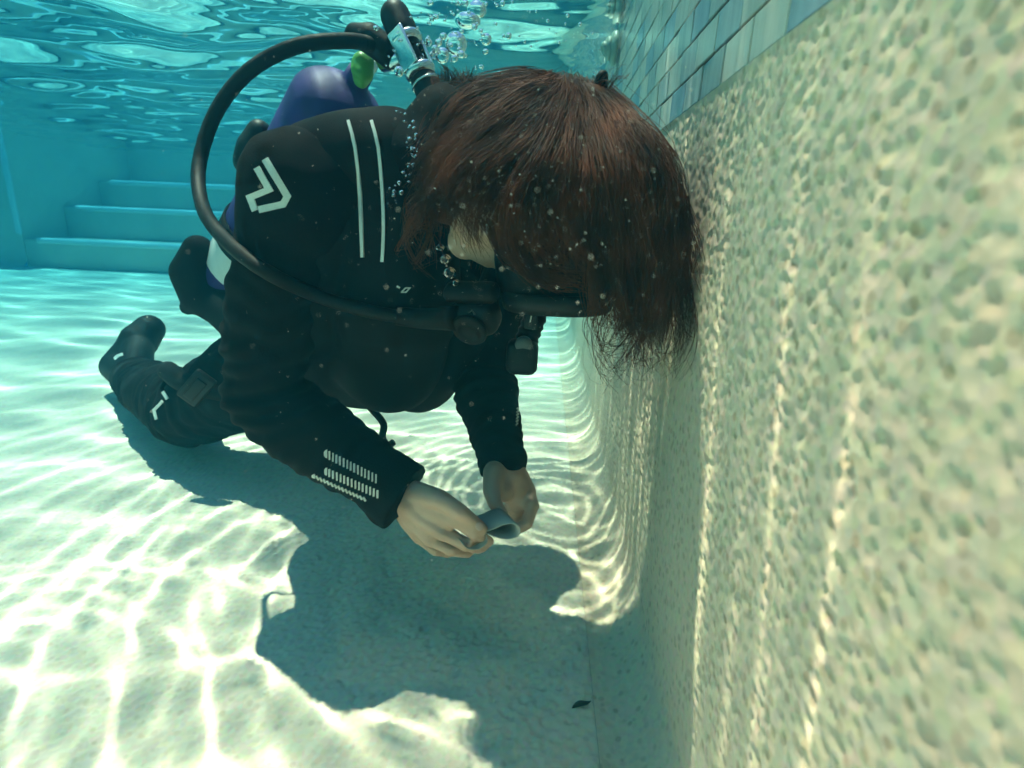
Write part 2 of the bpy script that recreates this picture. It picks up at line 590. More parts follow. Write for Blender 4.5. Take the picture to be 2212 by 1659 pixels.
# far wall with the recess for the entry steps
AL, AR, AB = -4.31, -1.32, 5.92     # recess: left, right, back
far_wall = thing('far_pool_wall', 'shaded far pool wall with a wide recess for the steps', 'pool wall', (-2.2, FARY, FZ))
def cove_wall(x0, x1, y):
    """wall facing the camera with a rounded foot"""
    V, F = [], []
    pr = [(y - CR + CR * math.sin(a), FZ + CR - CR * math.cos(a)) for a in np.linspace(0, PI / 2, 12)] + [(y, TOPZ)]
    for (yy, zz) in pr:
        V += [(x0, yy, zz), (x1, yy, zz)]
    for i in range(len(pr) - 1):
        F.append((2 * i, 2 * i + 1, 2 * i + 3, 2 * i + 2))
    return V, F
def add_part(parent, name, V, F, mat, smooth=False, receiver=True):
    me = bpy.data.meshes.new(name)
    me.from_pydata([tuple(v) for v in V], [], F)
    me.update()
    return sub(parent, name, me, mat, smooth=smooth, receiver=receiver)
V, F = cove_wall(LEFTX, AL, FARY); add_part(far_wall, 'wall_face', V, F, M['plaster'], True)
V, F = cove_wall(AR, WX + .02, FARY); add_part(far_wall, 'wall_face', V, F, M['plaster'], True)
add_part(far_wall, 'recess_side', [(AL, FARY, FZ), (AL, AB, FZ), (AL, AB, TOPZ), (AL, FARY, TOPZ)], [(0, 1, 2, 3)], M['plaster'])
add_part(far_wall, 'recess_side', [(AR, FARY, FZ), (AR, AB, FZ), (AR, AB, TOPZ), (AR, FARY, TOPZ)], [(3, 2, 1, 0)], M['plaster'])
add_part(far_wall, 'recess_back', [(AL, AB, FZ), (AR, AB, FZ), (AR, AB, TOPZ), (AL, AB, TOPZ)], [(0, 1, 2, 3)], M['plaster'])
bm = bmesh.new()
for (x0, x1, y) in ((LEFTX, AL, FARY), (AR, WX, FARY), (AL, AR, AB)):
    bm_box(bm, ((x0 + x1) / 2, y + .146, TOPZ + .022), (x1 - x0, .30, .044), bevel=.012)
sub(far_wall, 'coping', bm_mesh('coping', bm), M['coping'])
bm = bmesh.new()
bm_box(bm, (AL - .012, FARY - .008, (TOPZ - .31) / 2), (.05, .02, TOPZ + .31), bevel=.008)
sub(far_wall, 'recess_edge', bm_mesh('recess_edge', bm), M['nosing'])

steps = thing('pool_steps', 'flight of pale pool steps set into the far wall recess', 'steps', ((AL + AR) / 2, 5.0, FZ))
tr_ = [(FARY + .002, -.35), (5.0, -.086), (5.46, .155)]
for i, (y, z) in enumerate(tr_):
    y2 = tr_[i + 1][0] if i < 2 else AB
    bm = bmesh.new()
    bm_box(bm, ((AL + AR) / 2, (y + y2) / 2 + .01, (FZ + z) / 2), (AR - AL - .004, y2 - y + .02 - .004, z - FZ), bevel=.012)
    t = sub(steps, 'step', bm_mesh('step', bm), M['plaster'], receiver=True)
    bm = bmesh.new()
    bm_box(bm, ((AL + AR) / 2 + .06, y + .006, z - .006), (AR - AL - .13, .064, .046), bevel=.021, seg=5)
    nb = link('nosing', bm_mesh('nosing', bm), M['nosing'], t, receiver=True)
    
# the other two walls and the deck
side = thing('side_pool_wall', 'pool wall closing the basin on the side away from the diver', 'pool wall', (LEFTX, 1, FZ))
add_part(side, 'wall_face', [(LEFTX, BACKY, FZ), (LEFTX, FARY, FZ), (LEFTX, FARY, TOPZ), (LEFTX, BACKY, TOPZ)], [(0, 1, 2, 3)], M['plaster'])
back = thing('near_pool_wall', 'pool wall closing the basin behind the viewpoint', 'pool wall', (-2, BACKY, FZ))
add_part(back, 'wall_face', [(LEFTX, BACKY, FZ), (WX + .02, BACKY, FZ), (WX + .02, BACKY, TOPZ), (LEFTX, BACKY, TOPZ)], [(3, 2, 1, 0)], M['plaster'])
dz = TOPZ - .004
V, F = [], []
for (x0, x1, y0, y1) in ((-12, LEFTX, -9, 12), (WX + .1, 8, -9, 12), (LEFTX, WX + .1, -9, BACKY), (LEFTX, AL, FARY + .1, 12), (AR, WX + .1, FARY + .1, 12), (AL, AR, AB + .1, 12)):
    b = len(V)
    V += [(x0, y0, dz), (x1, y0, dz), (x1, y1, dz), (x0, y1, dz)]
    F.append((b, b + 1, b + 2, b + 3))
me = bpy.data.meshes.new('pool_deck'); me.from_pydata(V, [], F); me.update()
deck = link('pool_deck', me, M['deck'], smooth=False)
tag(deck, 'stone paving round the pool above the water', kind='structure')

# ------------------------------------------------------------------ water surface
xs = axis((LEFTX, -1.7, .022), (-1.7, -.9, .009), (-.9, WX + .004, .0048))
ys = axis((BACKY, -.2, .03), (-.2, 1.5, .0048), (1.5, 2.4, .010), (2.4, AB, .022))
X, Y = np.meshgrid(xs, ys)
Z = np.zeros_like(X)
wr = np.random.default_rng(21)
for i in range(60):
    L = .07 * (.8 / .07) ** wr.random()
    k = 2 * PI / L
    a = wr.normal(PI / 2 + .25, .8)
    curv = wr.random() * .34 * min(1.0, (L / .24) ** .8)
    A = min(curv / k ** 2, .006)
    Z += A * np.sin(k * (math.cos(a) * X + math.sin(a) * Y) + wr.random() * 6.283)
# a short chop running along the pool
for i in range(11):
    L = .10 * (.26 / .10) ** wr.random()
    k = 2 * PI / L
    a = wr.normal(PI / 2 - .1, .26)
    Z += wr.uniform(.22, .48) / k ** 2 * np.sin(k * (math.cos(a) * X + math.sin(a) * Y) + .5 * np.sin(1.7 * X + 2.3 * Y + i) + wr.random() * 6.283)
# fine ripples thrown back by the wall beside the diver
env = .07 + .93 * np.exp(-np.clip(WX - X, 0, 9) / .45)
for i in range(16):
    L = .034 * (.085 / .034) ** wr.random()
    k = 2 * PI / L
    a = wr.normal(PI / 2, .38)
    Z += env * wr.uniform(.35, .9) / k ** 2 * np.sin(k * (math.cos(a) * X + math.sin(a) * Y) + .7 * np.sin(3.1 * X + 4.2 * Y + 2 * i) + wr.random() * 6.283)
for i in range(7):
    L = wr.uniform(.09, .19)
    k = 2 * PI / L
    a = wr.normal(PI / 2, .2)
    Z += env * wr.uniform(.5, .95) / k ** 2 * np.sin(k * (math.cos(a) * X + math.sin(a) * Y) + .6 * np.sin(2.1 * X + 3.2 * Y + 2 * i) + wr.random() * 6.283)
# rings running out from where the bubbles break and from the diver's back
for (cx, cy_, L, A0, fall) in ((-.12, 1.0, .050, .00028, .5), (-.30, .95, .085, .0006, .7), (-.85, .62, .040, .00010, .30), (-.1, 1.25, .035, .00018, .4)):
    r = np.hypot(X - cx, Y - cy_)
    Z += A0 * np.cos(2 * PI * r / L) * np.exp(-r / fall) * np.clip(r / .1, 0, 1)
water = link('water_surface', mesh_np('water_surface', np.stack([X, Y, Z + SZ], -1).reshape(-1, 3), grid_faces(len(ys), len(xs))), M['water'], receiver=False)
water.cycles.is_caustics_caster = True
tag(water, 'rippling underside of the pool water surface mirroring the turquoise basin', kind='structure')

# ------------------------------------------------------------------ the water itself
bm = bmesh.new()
bm_box(bm, (-2.0, 1.5, -.45), (22, 23, 2.3))
hz = link('haze', bm_mesh('haze', bm), None, smooth=False, receiver=False)
hm = bpy.data.materials.new('pool_water')
hm.use_nodes = True
hm.node_tree.nodes.clear()
_o = hm.node_tree.nodes.new('ShaderNodeOutputMaterial')
_v = hm.node_tree.nodes.new('ShaderNodeVolumePrincipled')
_v.inputs['Density'].default_value = 0.56
_v.inputs['Color'].default_value = (0.01, 0.10, 0.15, 1)
_v.inputs['Absorption Color'].default_value = (0.0, 0.54, 0.83, 1)
_v.inputs['Anisotropy'].default_value = 0.3
hm.node_tree.links.new(_v.outputs[0], _o.inputs['Volume'])
hz.data.materials.append(hm)
tag(hz, 'clear turquoise pool water filling the basin', kind='stuff')

# ------------------------------------------------------------------ the diver
HEAD = at(1168, 405, .675)
HF = Vector((0.02, 0.02, -1.0)).normalized()          # where the face looks: down, a little to the camera
HCR = Vector((0.96, -0.10, 0.0)); HCR = (HCR - HF * HCR.dot(HF)).normalized()   # crown of the head
HSD = HF.cross(HCR).normalized()                        # side of the head
HM = Matrix((HSD, HCR, HF)).transposed()                # columns: side, crown, face
def hp(s, c, f):
    return HEAD + HSD * s + HCR * c + HF * f

SH_N = at(645, 400, .695); EL_N = at(560, 850, .695); WR_N = at(862, 1062, .655)
SH_F = at(1085, 560, .93); EL_F = at(1040, 800, .90); WR_F = at(1087, 1000, .735)
NECK = at(880, 410, .79)
CHEST = at(800, 520, .90); WAIST = at(740, 680, 1.05); PELV = at(690, 740, 1.14)
KN_N = at(412, 888, 1.16); HIP_N = at(640, 760, 1.12); AN_N = at(288, 815, 1.49)
HIP_F = at(760, 740, 1.18); KN_F = at(690, 850, 1.55); AN_F = at(560, 740, 1.92)

def arms_legs(bm, g):
    """g: clearance added to every radius (0 for the body, a few mm for the suit)"""
    # torso
    for p, r, m in ((CHEST, (.15, .105, .13), None), (WAIST, (.14, .11, .12), None), (PELV, (.155, .12, .13), None)):
        bm_ball(bm, p, tuple(x + g for x in r), u=28, v=18)
    chain(bm, [(NECK, .062 + g), (CHEST, .12 + g), (WAIST, .12 + g), (PELV, .125 + g)], u=24, v=14)
    chain(bm, [(NECK.lerp(SH_N, .2), .06 + g), (SH_N, .061 + g)])
    chain(bm, [(CHEST, .12 + g), (SH_N, .06 + g)], u=22)
    chain(bm, [(NECK.lerp(SH_F, .2), .06 + g), (SH_F, .062 + g)])
    bm_ball(bm, SH_N + Vector((0, 0, -.03)), (.059 + g, .058 + g, .066 + g))
    # arms
    chain(bm, [(SH_N, .055 + g), (SH_N.lerp(EL_N, .5), .050 + g), (EL_N, .043 + g), (EL_N.lerp(WR_N, .3), .046 + g), (EL_N.lerp(WR_N, .75), .041 + g), (WR_N, .026 + g)])
    chain(bm, [(SH_F, .058 + g), (SH_F.lerp(EL_F, .5), .05 + g), (EL_F, .045 + g), (EL_F.lerp(WR_F, .35), .042 + g), (EL_F.lerp(WR_F, .8), .031 + g), (WR_F, .025 + g)])
    # legs
    chain(bm, [(HIP_N, .10 + g), (HIP_N.lerp(KN_N, .5), .094 + g), (KN_N, .076 + g), (KN_N.lerp(AN_N, .4), .076 + g), (AN_N, .052 + g)], u=24, v=14)
    chain(bm, [(HIP_F, .095 + g), (HIP_F.lerp(KN_F, .5), .08 + g), (KN_F, .058 + g), (KN_F.lerp(AN_F, .35), .054 + g), (AN_F, .036 + g)], u=24, v=14)

# fingers: joints (photo position, depth) and radii
def finger(bm, joints, r0=.0088, r1=.0068):
    n = len(joints)
    chain(bm, [(at(*j), r0 + (r1 - r0) * i / (n - 1)) for i, j in enumerate(joints)], u=14, v=10)

NEAR_HAND = dict(
    thumb=[(898, 1066, .640), (948, 1078, .612), (996, 1106, .600), (1042, 1143, .606)],
    index=[(985, 1122, .606), (1024, 1150, .602), (1046, 1164, .622), (1058, 1170, .648)],
    middle=[(958, 1150, .610), (1006, 1176, .606), (1034, 1184, .624), (1044, 1182, .650)],
    ring=[(930, 1164, .622), (976, 1188, .618), (1010, 1194, .634), (1018, 1188, .658)],
    little=[(905, 1160, .640), (940, 1188, .634), (968, 1194, .648), (978, 1190, .668)])
FAR_HAND = dict(
    thumb=[(1068, 1022, .705), (1062, 1058, .682), (1068, 1086, .668), (1086, 1110, .662)],
    index=[(1140, 1068, .725), (1148, 1092, .702), (1138, 1130, .684), (1108, 1147, .672)],
    middle=[(1142, 1060, .745), (1152, 1092, .728), (1140, 1132, .708), (1110, 1150, .692)],
    ring=[(1136, 1052, .765), (1150, 1086, .752), (1138, 1124, .732), (1112, 1142, .716)],
    little=[(1126, 1048, .782), (1142, 1078, .772), (1132, 1108, .756), (1110, 1126, .742)])

def hand(bm, wr, H, palm_r, pads=()):
    for (p, r) in pads:
        bm_ball(bm, at(*p), r, u=16, v=12)
    chain(bm, [(wr, .0255), (wr.lerp(at(*H['middle'][0]), .35), .0215)], u=18, v=12)
    for k in ('index', 'middle', 'ring', 'little'):
        m = at(*H[k][0])
        r = {'index': .0115, 'middle': .0115, 'ring': .0108, 'little': .0098}[k]
        chain(bm, [(wr.lerp(m, .12), palm_r), (wr.lerp(m, .6), palm_r * .88), (m, r)], u=16, v=10)
        finger(bm, H[k], r * .86, .0066)
        # knuckle
        bm_ball(bm, at(*H[k][1]), r * .84, u=14, v=10)
    t = [at(*j) for j in H['thumb']]
    chain(bm, [(wr.lerp(t[0], .3), palm_r * .95), (t[0], .0165), (t[1], .0128), (t[2], .0098), (t[3], .0078)], u=16, v=10)

person = thing('person', 'kneeling diver in a black wetsuit with long auburn hair, head bowed beside the wall', 'person', (-.5, 1.05, FZ))

# body: one continuous skin surface, head with face, torso, limbs and both hands
bm = bmesh.new()
arms_legs(bm, -.004)
hand(bm, WR_N, NEAR_HAND, .0190, [((930, 1120, .628), .019), ((960, 1115, .622), .016)])
hand(bm, WR_F, FAR_HAND, .0200, [((1092, 1030, .722), .025), ((1108, 1058, .722), .022), ((1118, 1082, .715), .0165), ((1086, 1060, .700), .0165), ((1110, 1104, .728), .018)])
bm_ball(bm, hp(0, .020, -.010), (.072, .090, .086), HM, 32, 22)                      # skull
bm_ball(bm, hp(0, -.045, .035), (.056, .062, .058), HM, 28, 18)                      # lower face
bm_ball(bm, hp(0, -.088, .062), (.024, .022, .022), HM)                              # chin
for s in (-1, 1):
    bm_ball(bm, hp(.042 * s, -.058, .03), (.022, .038, .04), HM)                     # jaw corners
    bm_ball(bm, hp(.043 * s, -.01, .068), (.02, .02, .018), HM)                      # cheekbones
    bm_ball(bm, hp(.03 * s, .032, .076), (.022, .009, .012), HM)                     # brow ridges
    bm_ball(bm, hp(.074 * s, -.012, -.006), (.008, .028, .019), HM)                  # ears
    bm_ball(bm, hp(.079 * s, -.002, -.010), (.006, .018, .012), HM)
chain(bm, [(hp(0, .018, .082), .009), (hp(0, -.004, .096), .011), (hp(0, -.018, .104), .013)], u=14)   # nose
for s in (-1, 1):
    bm_ball(bm, hp(.010 * s, -.021, .096), .0088, None, 12, 8)                       # nostrils
bm_ball(bm, hp(0, -.044, .091), (.024, .0065, .009), HM)                             # lips
bm_ball(bm, hp(0, -.055, .089), (.020, .007, .009), HM)
chain(bm, [(hp(0, -.04, -.03), .056), (hp(0, -.11, -.03).lerp(NECK, .45), .055), (NECK, .06)], u=22)   # neck
body_me = fuse(bm, 'body', .0030, smooth=5)
body = sub(person, 'body', body_me, M['skin'])
# eyes under the mask, nails
for s in (-1, 1):
    bm = bmesh.new(); bm_ball(bm, hp(.031 * s, .008, .071), .0125)
    e = sub(person, 'eye', bm_mesh('eye', bm), simple('eye_white', (.75, .72, .68), .2))
    bm = bmesh.new(); bm_ball(bm, hp(.031 * s, .008, .0795), (.0062, .0062, .0045), HM)
    ir = link('iris', bm_mesh('iris', bm), simple('iris', (.08, .05, .03), .2), e)
bvh_body = BVHTree.FromPolygons([v.co for v in body_me.vertices], [p.vertices for p in body_me.polygons])
def nail(cx, cy, d, tip, w, lng):
    """small plate lying on the last joint of a thumb"""
    o0 = at(cx, cy, .3)
    dr = (at(cx, cy, .7) - o0).normalized()
    hit, no, _, _ = bvh_body.ray_cast(o0, dr)
    if hit is None:
        return
    t = Vector(tip) - hit
    t = (t - no * t.dot(no)).normalized()
    s = no.cross(t)
    bm = bmesh.new()
    bm_ball(bm, hit + no * .0002, (w, lng, .0011), Matrix((s, t, no)).transposed(), 20, 10)
    sub(person, 'nail', bm_mesh('nail', bm), M['nail'])
nail(1080, 1103, 0, at(1088, 1118, .66), .0052, .0062)
nail(1036, 1137, 0, at(1046, 1147, .60), .0050, .0060)

# wetsuit
bm = bmesh.new()
arms_legs(bm, .0065)
chain(bm, [(NECK, .074), (NECK.lerp(hp(0, -.11, -.03), .5), .066), (hp(0, -.095, -.045), .062)], u=24)
def cuff(a, w, r_):
    d = (w - a).normalized()
    bm_cone(bm, w - d * .10, w + d * .012, r_ * .95, r_ * 1.12, 28)
cuff(EL_N, WR_N, .0435)
cuff(EL_F, WR_F, .0345)
suit_me = fuse(bm, 'wetsuit', .0048, smooth=4)
wobble(suit_me, 22, .0045, 3.0, (1, 1, 1.6))
wobble(suit_me, 60, .0012, 9.0)
def folds(me, c, axis_, reach, pitch, amp, seed):
    """bunched creases across a limb near a joint"""
    n = len(me.vertices)
    co = np.empty(n * 3, np.float32); me.vertices.foreach_get('co', co); co = co.reshape(-1, 3)
    no = np.empty(n * 3, np.float32); me.vertices.foreach_get('normal', no); no = no.reshape(-1, 3)
    d = co - np.array(c, np.float32)
    s_ = d @ np.array(Vector(axis_).normalized(), np.float32)
    w = np.clip(1 - (np.linalg.norm(d, axis=1) / reach) ** 2, 0, 1)
    g_ = np.random.default_rng(seed)
    q_ = co @ g_.normal(size=(3, 2)).astype(np.float32) * 22
    h = np.sin(2 * PI * s_ / pitch + 1.6 * np.sin(q_[:, 0]) + 1.1 * np.sin(q_[:, 1] * 1.7))
    co += no * ((np.abs(h) ** .7 * np.sign(h)) * w * amp)[:, None]
    me.vertices.foreach_set('co', co.ravel()); me.update()
folds(suit_me, EL_N, EL_N - SH_N + (WR_N - EL_N), .13, .026, .0030, 1)
folds(suit_me, EL_N.lerp(WR_N, .55), WR_N - EL_N, .10, .022, .0016, 2)
folds(suit_me, SH_N.lerp(EL_N, .45), EL_N - SH_N, .12, .034, .0022, 3)
folds(suit_me, EL_F, WR_F - SH_F, .12, .024, .0030, 4)
folds(suit_me, WR_F.lerp(EL_F, .3), WR_F - EL_F, .08, .018, .0018, 5)
folds(suit_me, KN_N, AN_N - HIP_N, .17, .034, .0040, 6)
folds(suit_me, AN_N.lerp(KN_N, .35), AN_N - KN_N, .14, .028, .0028, 7)
suit = sub(person, 'wetsuit', suit_me, M['neoprene'])
suit['label'] = 'black neoprene wetsuit with pale printed marks on shoulder and sleeve'
bvh_suit = BVHTree.FromPolygons([v.co for v in suit_me.vertices], [p.vertices for p in suit_me.polygons])

def decal(parent, name, polys, mat, bvhs, lift=.0012, div=5, label=None):
    """flat print following the cloth: outline pieces (photo positions) dropped onto the surface and given thickness"""
    bm = bmesh.new()
    for poly in polys:
        # quad strips: poly = list of (left, right) pairs
        rows = []
        for (a, b) in poly:
            row = []
            for k in range(3):
                q = (a[0] + (b[0] - a[0]) * k / 2, a[1] + (b[1] - a[1]) * k / 2)
                o0 = at(q[0], q[1], .25)
                dr = (at(q[0], q[1], .8) - o0).normalized()
                best = None
                for bv in bvhs:
                    h = bv.ray_cast(o0, dr)
                    if h[0] is not None and (best is None or h[3] < best[3]):
                        best = h
                if best is None:
                    row = None
                    break
                row.append((best[0] + best[1] * lift, best[1]))
            rows.append(row)
        for r0, r1 in zip(rows, rows[1:]):
            if r0 is None or r1 is None:
                continue
            for k in range(2):
                top = [bm.verts.new(p[0]) for p in (r0[k], r0[k + 1], r1[k + 1], r1[k])]
                bot = [bm.verts.new(p[0] - p[1] * lift * 1.6) for p in (r0[k], r0[k + 1], r1[k + 1], r1[k])]
                try:
                    bm.faces.new(top)
                    for i in range(4):
                        bm.faces.new((top[i], bot[i], bot[(i + 1) % 4], top[(i + 1) % 4]))
                except ValueError:
                    pass
    bmesh.ops.remove_doubles(bm, verts=bm.verts, dist=1e-5)
    bmesh.ops.recalc_face_normals(bm, faces=bm.faces)
    o = link(name, bm_mesh(name, bm), mat, parent, smooth=False)
    if label:
        o['label'] = label
    return o

def bar_strip(a, b, w, n=6):
    """straight band from a to b of width w (photo units)"""
    d = Vector((b[0] - a[0], b[1] - a[1])).normalized()
    s = Vector((-d.y, d.x)) * w / 2
    out = []
    for i in range(n + 1):
        p = Vector(a).lerp(Vector(b), i / n)
        out.append(((p.x - s.x, p.y - s.y), (p.x + s.x, p.y + s.y)))
    return out
def poly_band(pts, w, n=5):
    """mitred band along a polyline"""
    out = []
    P = [Vector(p) for p in pts]
    for i, p in enumerate(P):
        d0 = (P[i] - P[i - 1]).normalized() if i else (P[1] - P[0]).normalized()
        d1 = (P[i + 1] - P[i]).normalized() if i < len(P) - 1 else d0
        n0, n1 = Vector((-d0.y, d0.x)), Vector((-d1.y, d1.x))
        m = (n0 + n1).normalized()
        m *= w / 2 / max(.3, m.dot(n0))
        out.append((p - m, p + m))
    res = []
    for (a, b), (c, d) in zip(out, out[1:]):
        for i in range(n):
            res.append(((a + (c - a) * i / n), (b + (d - b) * i / n)))
    res.append(out[-1])
    return [((a[0], a[1]), (b[0], b[1])) for a, b in res]

emb = [poly_band([(573, 344), (621, 424), (612, 441), (560, 453)], 15), poly_band([(555, 362), (582, 409), (541, 426), (552, 455)], 14)]
decal(suit, 'shoulder_emblem', emb, M['reflective'], [bvh_suit], label='pale angular double chevron emblem')
# three rows of short pale bars with a half-round head on the near forearm
for (a, b, ln, n, slant) in (((704, 980), (812, 1034), 19, 15, 0), ((704, 1018), (816, 1067), 17, 15, 0), ((678, 1028), (788, 1078), 9, 15, 5)):
    for i in range(n):
        t = i / (n - 1)
        x, y = a[0] + (b[0] - a[0]) * t, a[1] + (b[1] - a[1]) * t
        if i == 0:
            decal(suit, 'sleeve_bar', [[((x - 3.5, y - ln * .2), (x - 3.5, y + ln * .2)), ((x - 1, y - ln * .42), (x - 1, y + ln * .42)), ((x + 3, y - ln * .5), (x + 3, y + ln * .5))]], M['reflective'], [bvh_suit])
        else:
            decal(suit, 'sleeve_bar', [bar_strip((x - slant * .5, y - ln * .5), (x + slant * .5, y + ln * .5), 3.6, 3)], M['reflective'], [bvh_suit])
for i in range(6):
    decal(suit, 'sleeve_bar', [bar_strip((1116 - i * .4, 884 + i * 7), (1120 - i * .4, 879 + i * 7), 3, 2)], M['reflective'], [bvh_suit])
decal(suit, 'knee_emblem', [poly_band([(352, 866), (333, 886), (338, 906)], 6), poly_band([(352, 846), (362, 862)], 7), ], M['reflective'], [bvh_suit], label='small pale hooked mark on the knee')

# boots
def boot(an, heel, toe, up):
    bm = bmesh.new()
    ball = heel.lerp(toe, .68)
    chain(bm, [(an + (an - heel) * .25, .054), (an, .052), (heel, .046)], u=22)
    chain(bm, [(heel, .046), (heel.lerp(toe, .4), .046), (ball, .055), (toe, .046)], u=22)
    chain(bm, [(an, .050), (ball, .043)], u=22)
    me = fuse(bm, 'boot', .004, smooth=6)
    b = sub(person, 'boot', me, M['rubber'])
    # ribbed toe cap and sole edge
    d = (toe - heel).normalized()
    for k in range(3):
        rm = ring_mesh('rib', heel.lerp(toe, .70 + .11 * k), d, .0500 - .004 * k, [(0, -.0022), (.0022, 0), (0, .0022), (-.004, 0)], 32)
        r = link('rib', rm, M['rubber'], b)
    bv = BVHTree.FromPolygons([v.co for v in me.vertices], [p.vertices for p in me.polygons])
    return b, bv
bt, bvh_boot = boot(AN_N, at(252, 792, 1.58), at(322, 712, 1.66), None)
decal(bt, 'boot_mark', [poly_band([(247, 776), (256, 768), (266, 765)], 6)], M['reflective'], [bvh_boot])
boot(AN_F, at(540, 720, 2.02), at(560, 660, 2.12), None)

# ------------------------------------------------------------------ hair
def strand_mesh(name, strands, rad, taper=.35):
    """thin three-sided tubes, one per strand, in a single mesh"""
    S_ = np.array(strands, dtype=np.float32)               # n, k, 3
    n, k, _ = S_.shape
    T = np.gradient(S_, axis=1)
    T /= np.linalg.norm(T, axis=2, keepdims=True) + 1e-9
    ref = np.array([.3, -.8, .5], np.float32)
    A = np.cross(T, ref); A /= np.linalg.norm(A, axis=2, keepdims=True) + 1e-9
    B = np.cross(T, A)
    t = np.linspace(0, 1, k)
    r = (rad * (1 - (1 - taper) * t ** 2))[None, :, None]
    rs = nrng.uniform(.6, 1.5, (n, 1, 1)).astype(np.float32)
    V = np.stack([S_ + (A * math.cos(a) + B * math.sin(a)) * r * rs for a in (0, 2.094, 4.189)], 2)   # n,k,3,3
    V = V.reshape(-1, 3)
    base = (np.arange(n) * k * 3)[:, None, None]
    i = np.arange(k - 1)[None, :, None] * 3
    j = np.arange(3)[None, None, :]
    a = base + i + j; b = base + i + (j + 1) % 3
    F = np.stack([a, b, b + 3, a + 3], -1).reshape(-1, 4)
    return mesh_np(name, V, F)

def flow(guides, n, k, spread, curl, locks=60, cut=(.75, 1.0), clump=.75):
    """strands gathered in wavy locks between neighbouring guide curves"""
    G = np.array([[tuple(p) for p in spline([at(*q) for q in g], k)] for g in guides])
    m = len(G) - 1
    t = np.linspace(0, 1, k)[:, None]
    LK = []
    for i in range(locks):
        u = (i + nrng.uniform(-.6, 1.6)) / locks * m
        u = min(max(u, 0), m - 1e-3)
        ph = nrng.random(3) * 6.28; fr = nrng.uniform(.4, 1.6)
        LK.append((u, nrng.normal(0, 1, 3) * spread * 1.3, np.sin(ph[None] + fr * 2 * PI * t) * curl * 2.2 * (.15 + t ** 1.3), nrng.uniform(*cut), nrng.normal(0, .10)))
    out = []
    for _ in range(n):
        u0, off, wav, L, drift = LK[nrng.integers(locks)]
        du = nrng.normal(0, .16)
        u = np.clip(u0 + du * (1 - clump * t[:, 0]) + drift * t[:, 0] * 3, 0, m - 1e-3)
        i = u.astype(int); f = (u - i)[:, None]
        c = G[i, np.arange(k)] * (1 - f) + G[i + 1, np.arange(k)] * f
        Ls = min(L * nrng.uniform(.9, 1.06), 1.0)
        idx = np.linspace(0, (k - 1) * Ls, k)
        o2 = nrng.normal(0, 1, 3) * spread
        o3 = nrng.normal(0, 1, 3) * spread * .8
        ph = nrng.random(3) * 6.28; fr = nrng.uniform(.6, 2.2)
        c = c + (off * (.4 + .8 * t) + o2 * (.7 - .35 * t) + o3 * t ** 2) + wav + np.sin(ph[None] + fr * 2 * PI * t) * curl * .35 * (.2 + t)
        out.append(np.stack([np.interp(idx, np.arange(k), c[:, j]) for j in range(3)], 1))
    return out

front = [
    [(1235, 200, .690), (1130, 178, .665), (1020, 215, .650), (955, 275, .640), (925, 350, .640)],
    [(1238, 202, .690), (1110, 200, .640), (985, 270, .600), (918, 390, .600), (905, 475, .622)],
    [(1242, 204, .688), (1100, 235, .610), (985, 330, .575), (930, 420, .580), (922, 500, .606)],
    [(1246, 206, .686), (1115, 270, .585), (1015, 370, .555), (968, 440, .560), (978, 495, .585)],
    [(1250, 208, .684), (1150, 300, .568), (1065, 405, .542), (1045, 480, .548), (1095, 545, .570)],
    [(1254, 209, .682), (1185, 315, .560), (1125, 440, .535), (1140, 530, .540), (1215, 598, .558)],
    [(1258, 210, .682), (1225, 320, .556), (1195, 460, .534), (1210, 550, .540), (1262, 612, .556)],
    [(1262, 211, .682), (1275, 325, .560), (1288, 475, .540), (1300, 590, .550), (1335, 690, .575)],
    [(1268, 211, .685), (1330, 330, .568), (1348, 490, .550), (1330, 630, .560), (1345, 752, .590)],
    [(1280, 214, .690), (1380, 325, .585), (1415, 480, .570), (1398, 640, .580), (1392, 765, .605)],
    [(1292, 220, .695), (1420, 345, .610), (1450, 500, .600), (1445, 640, .610), (1412, 748, .622)],
    [(1300, 226, .700), (1432, 365, .650), (1464, 540, .640), (1455, 650, .640), (1422, 735, .648)]]
front = [[(1165 + 12 * i, 184 + max(0, 12 * i - 55) * .3, .69)] + g[1:] for i, g in enumerate(front)]
under = [[(x, y + 4, d + .03) for (x, y, d) in g] for g in front]
backg = [
    [(1040, 215, .72), (1000, 300, .80), (985, 420, .80), (990, 500, .78), (1000, 560, .77)],
    [(1130, 192, .71), (1130, 300, .80), (1130, 420, .80), (1140, 520, .78), (1150, 590, .77)],
    [(1230, 195, .71), (1260, 310, .79), (1270, 450, .79), (1270, 560, .77), (1275, 610, .76)],
    [(1300, 225, .72), (1380, 350, .74), (1410, 500, .72), (1390, 640, .72), (1380, 720, .70)]]
S1 = flow(front, 7000, 16, .0052, .0055, 170, cut=(.55, .95), clump=.65)
S2 = flow(under, 1500, 16, .007, .003, 60, cut=(.6, 1.0))
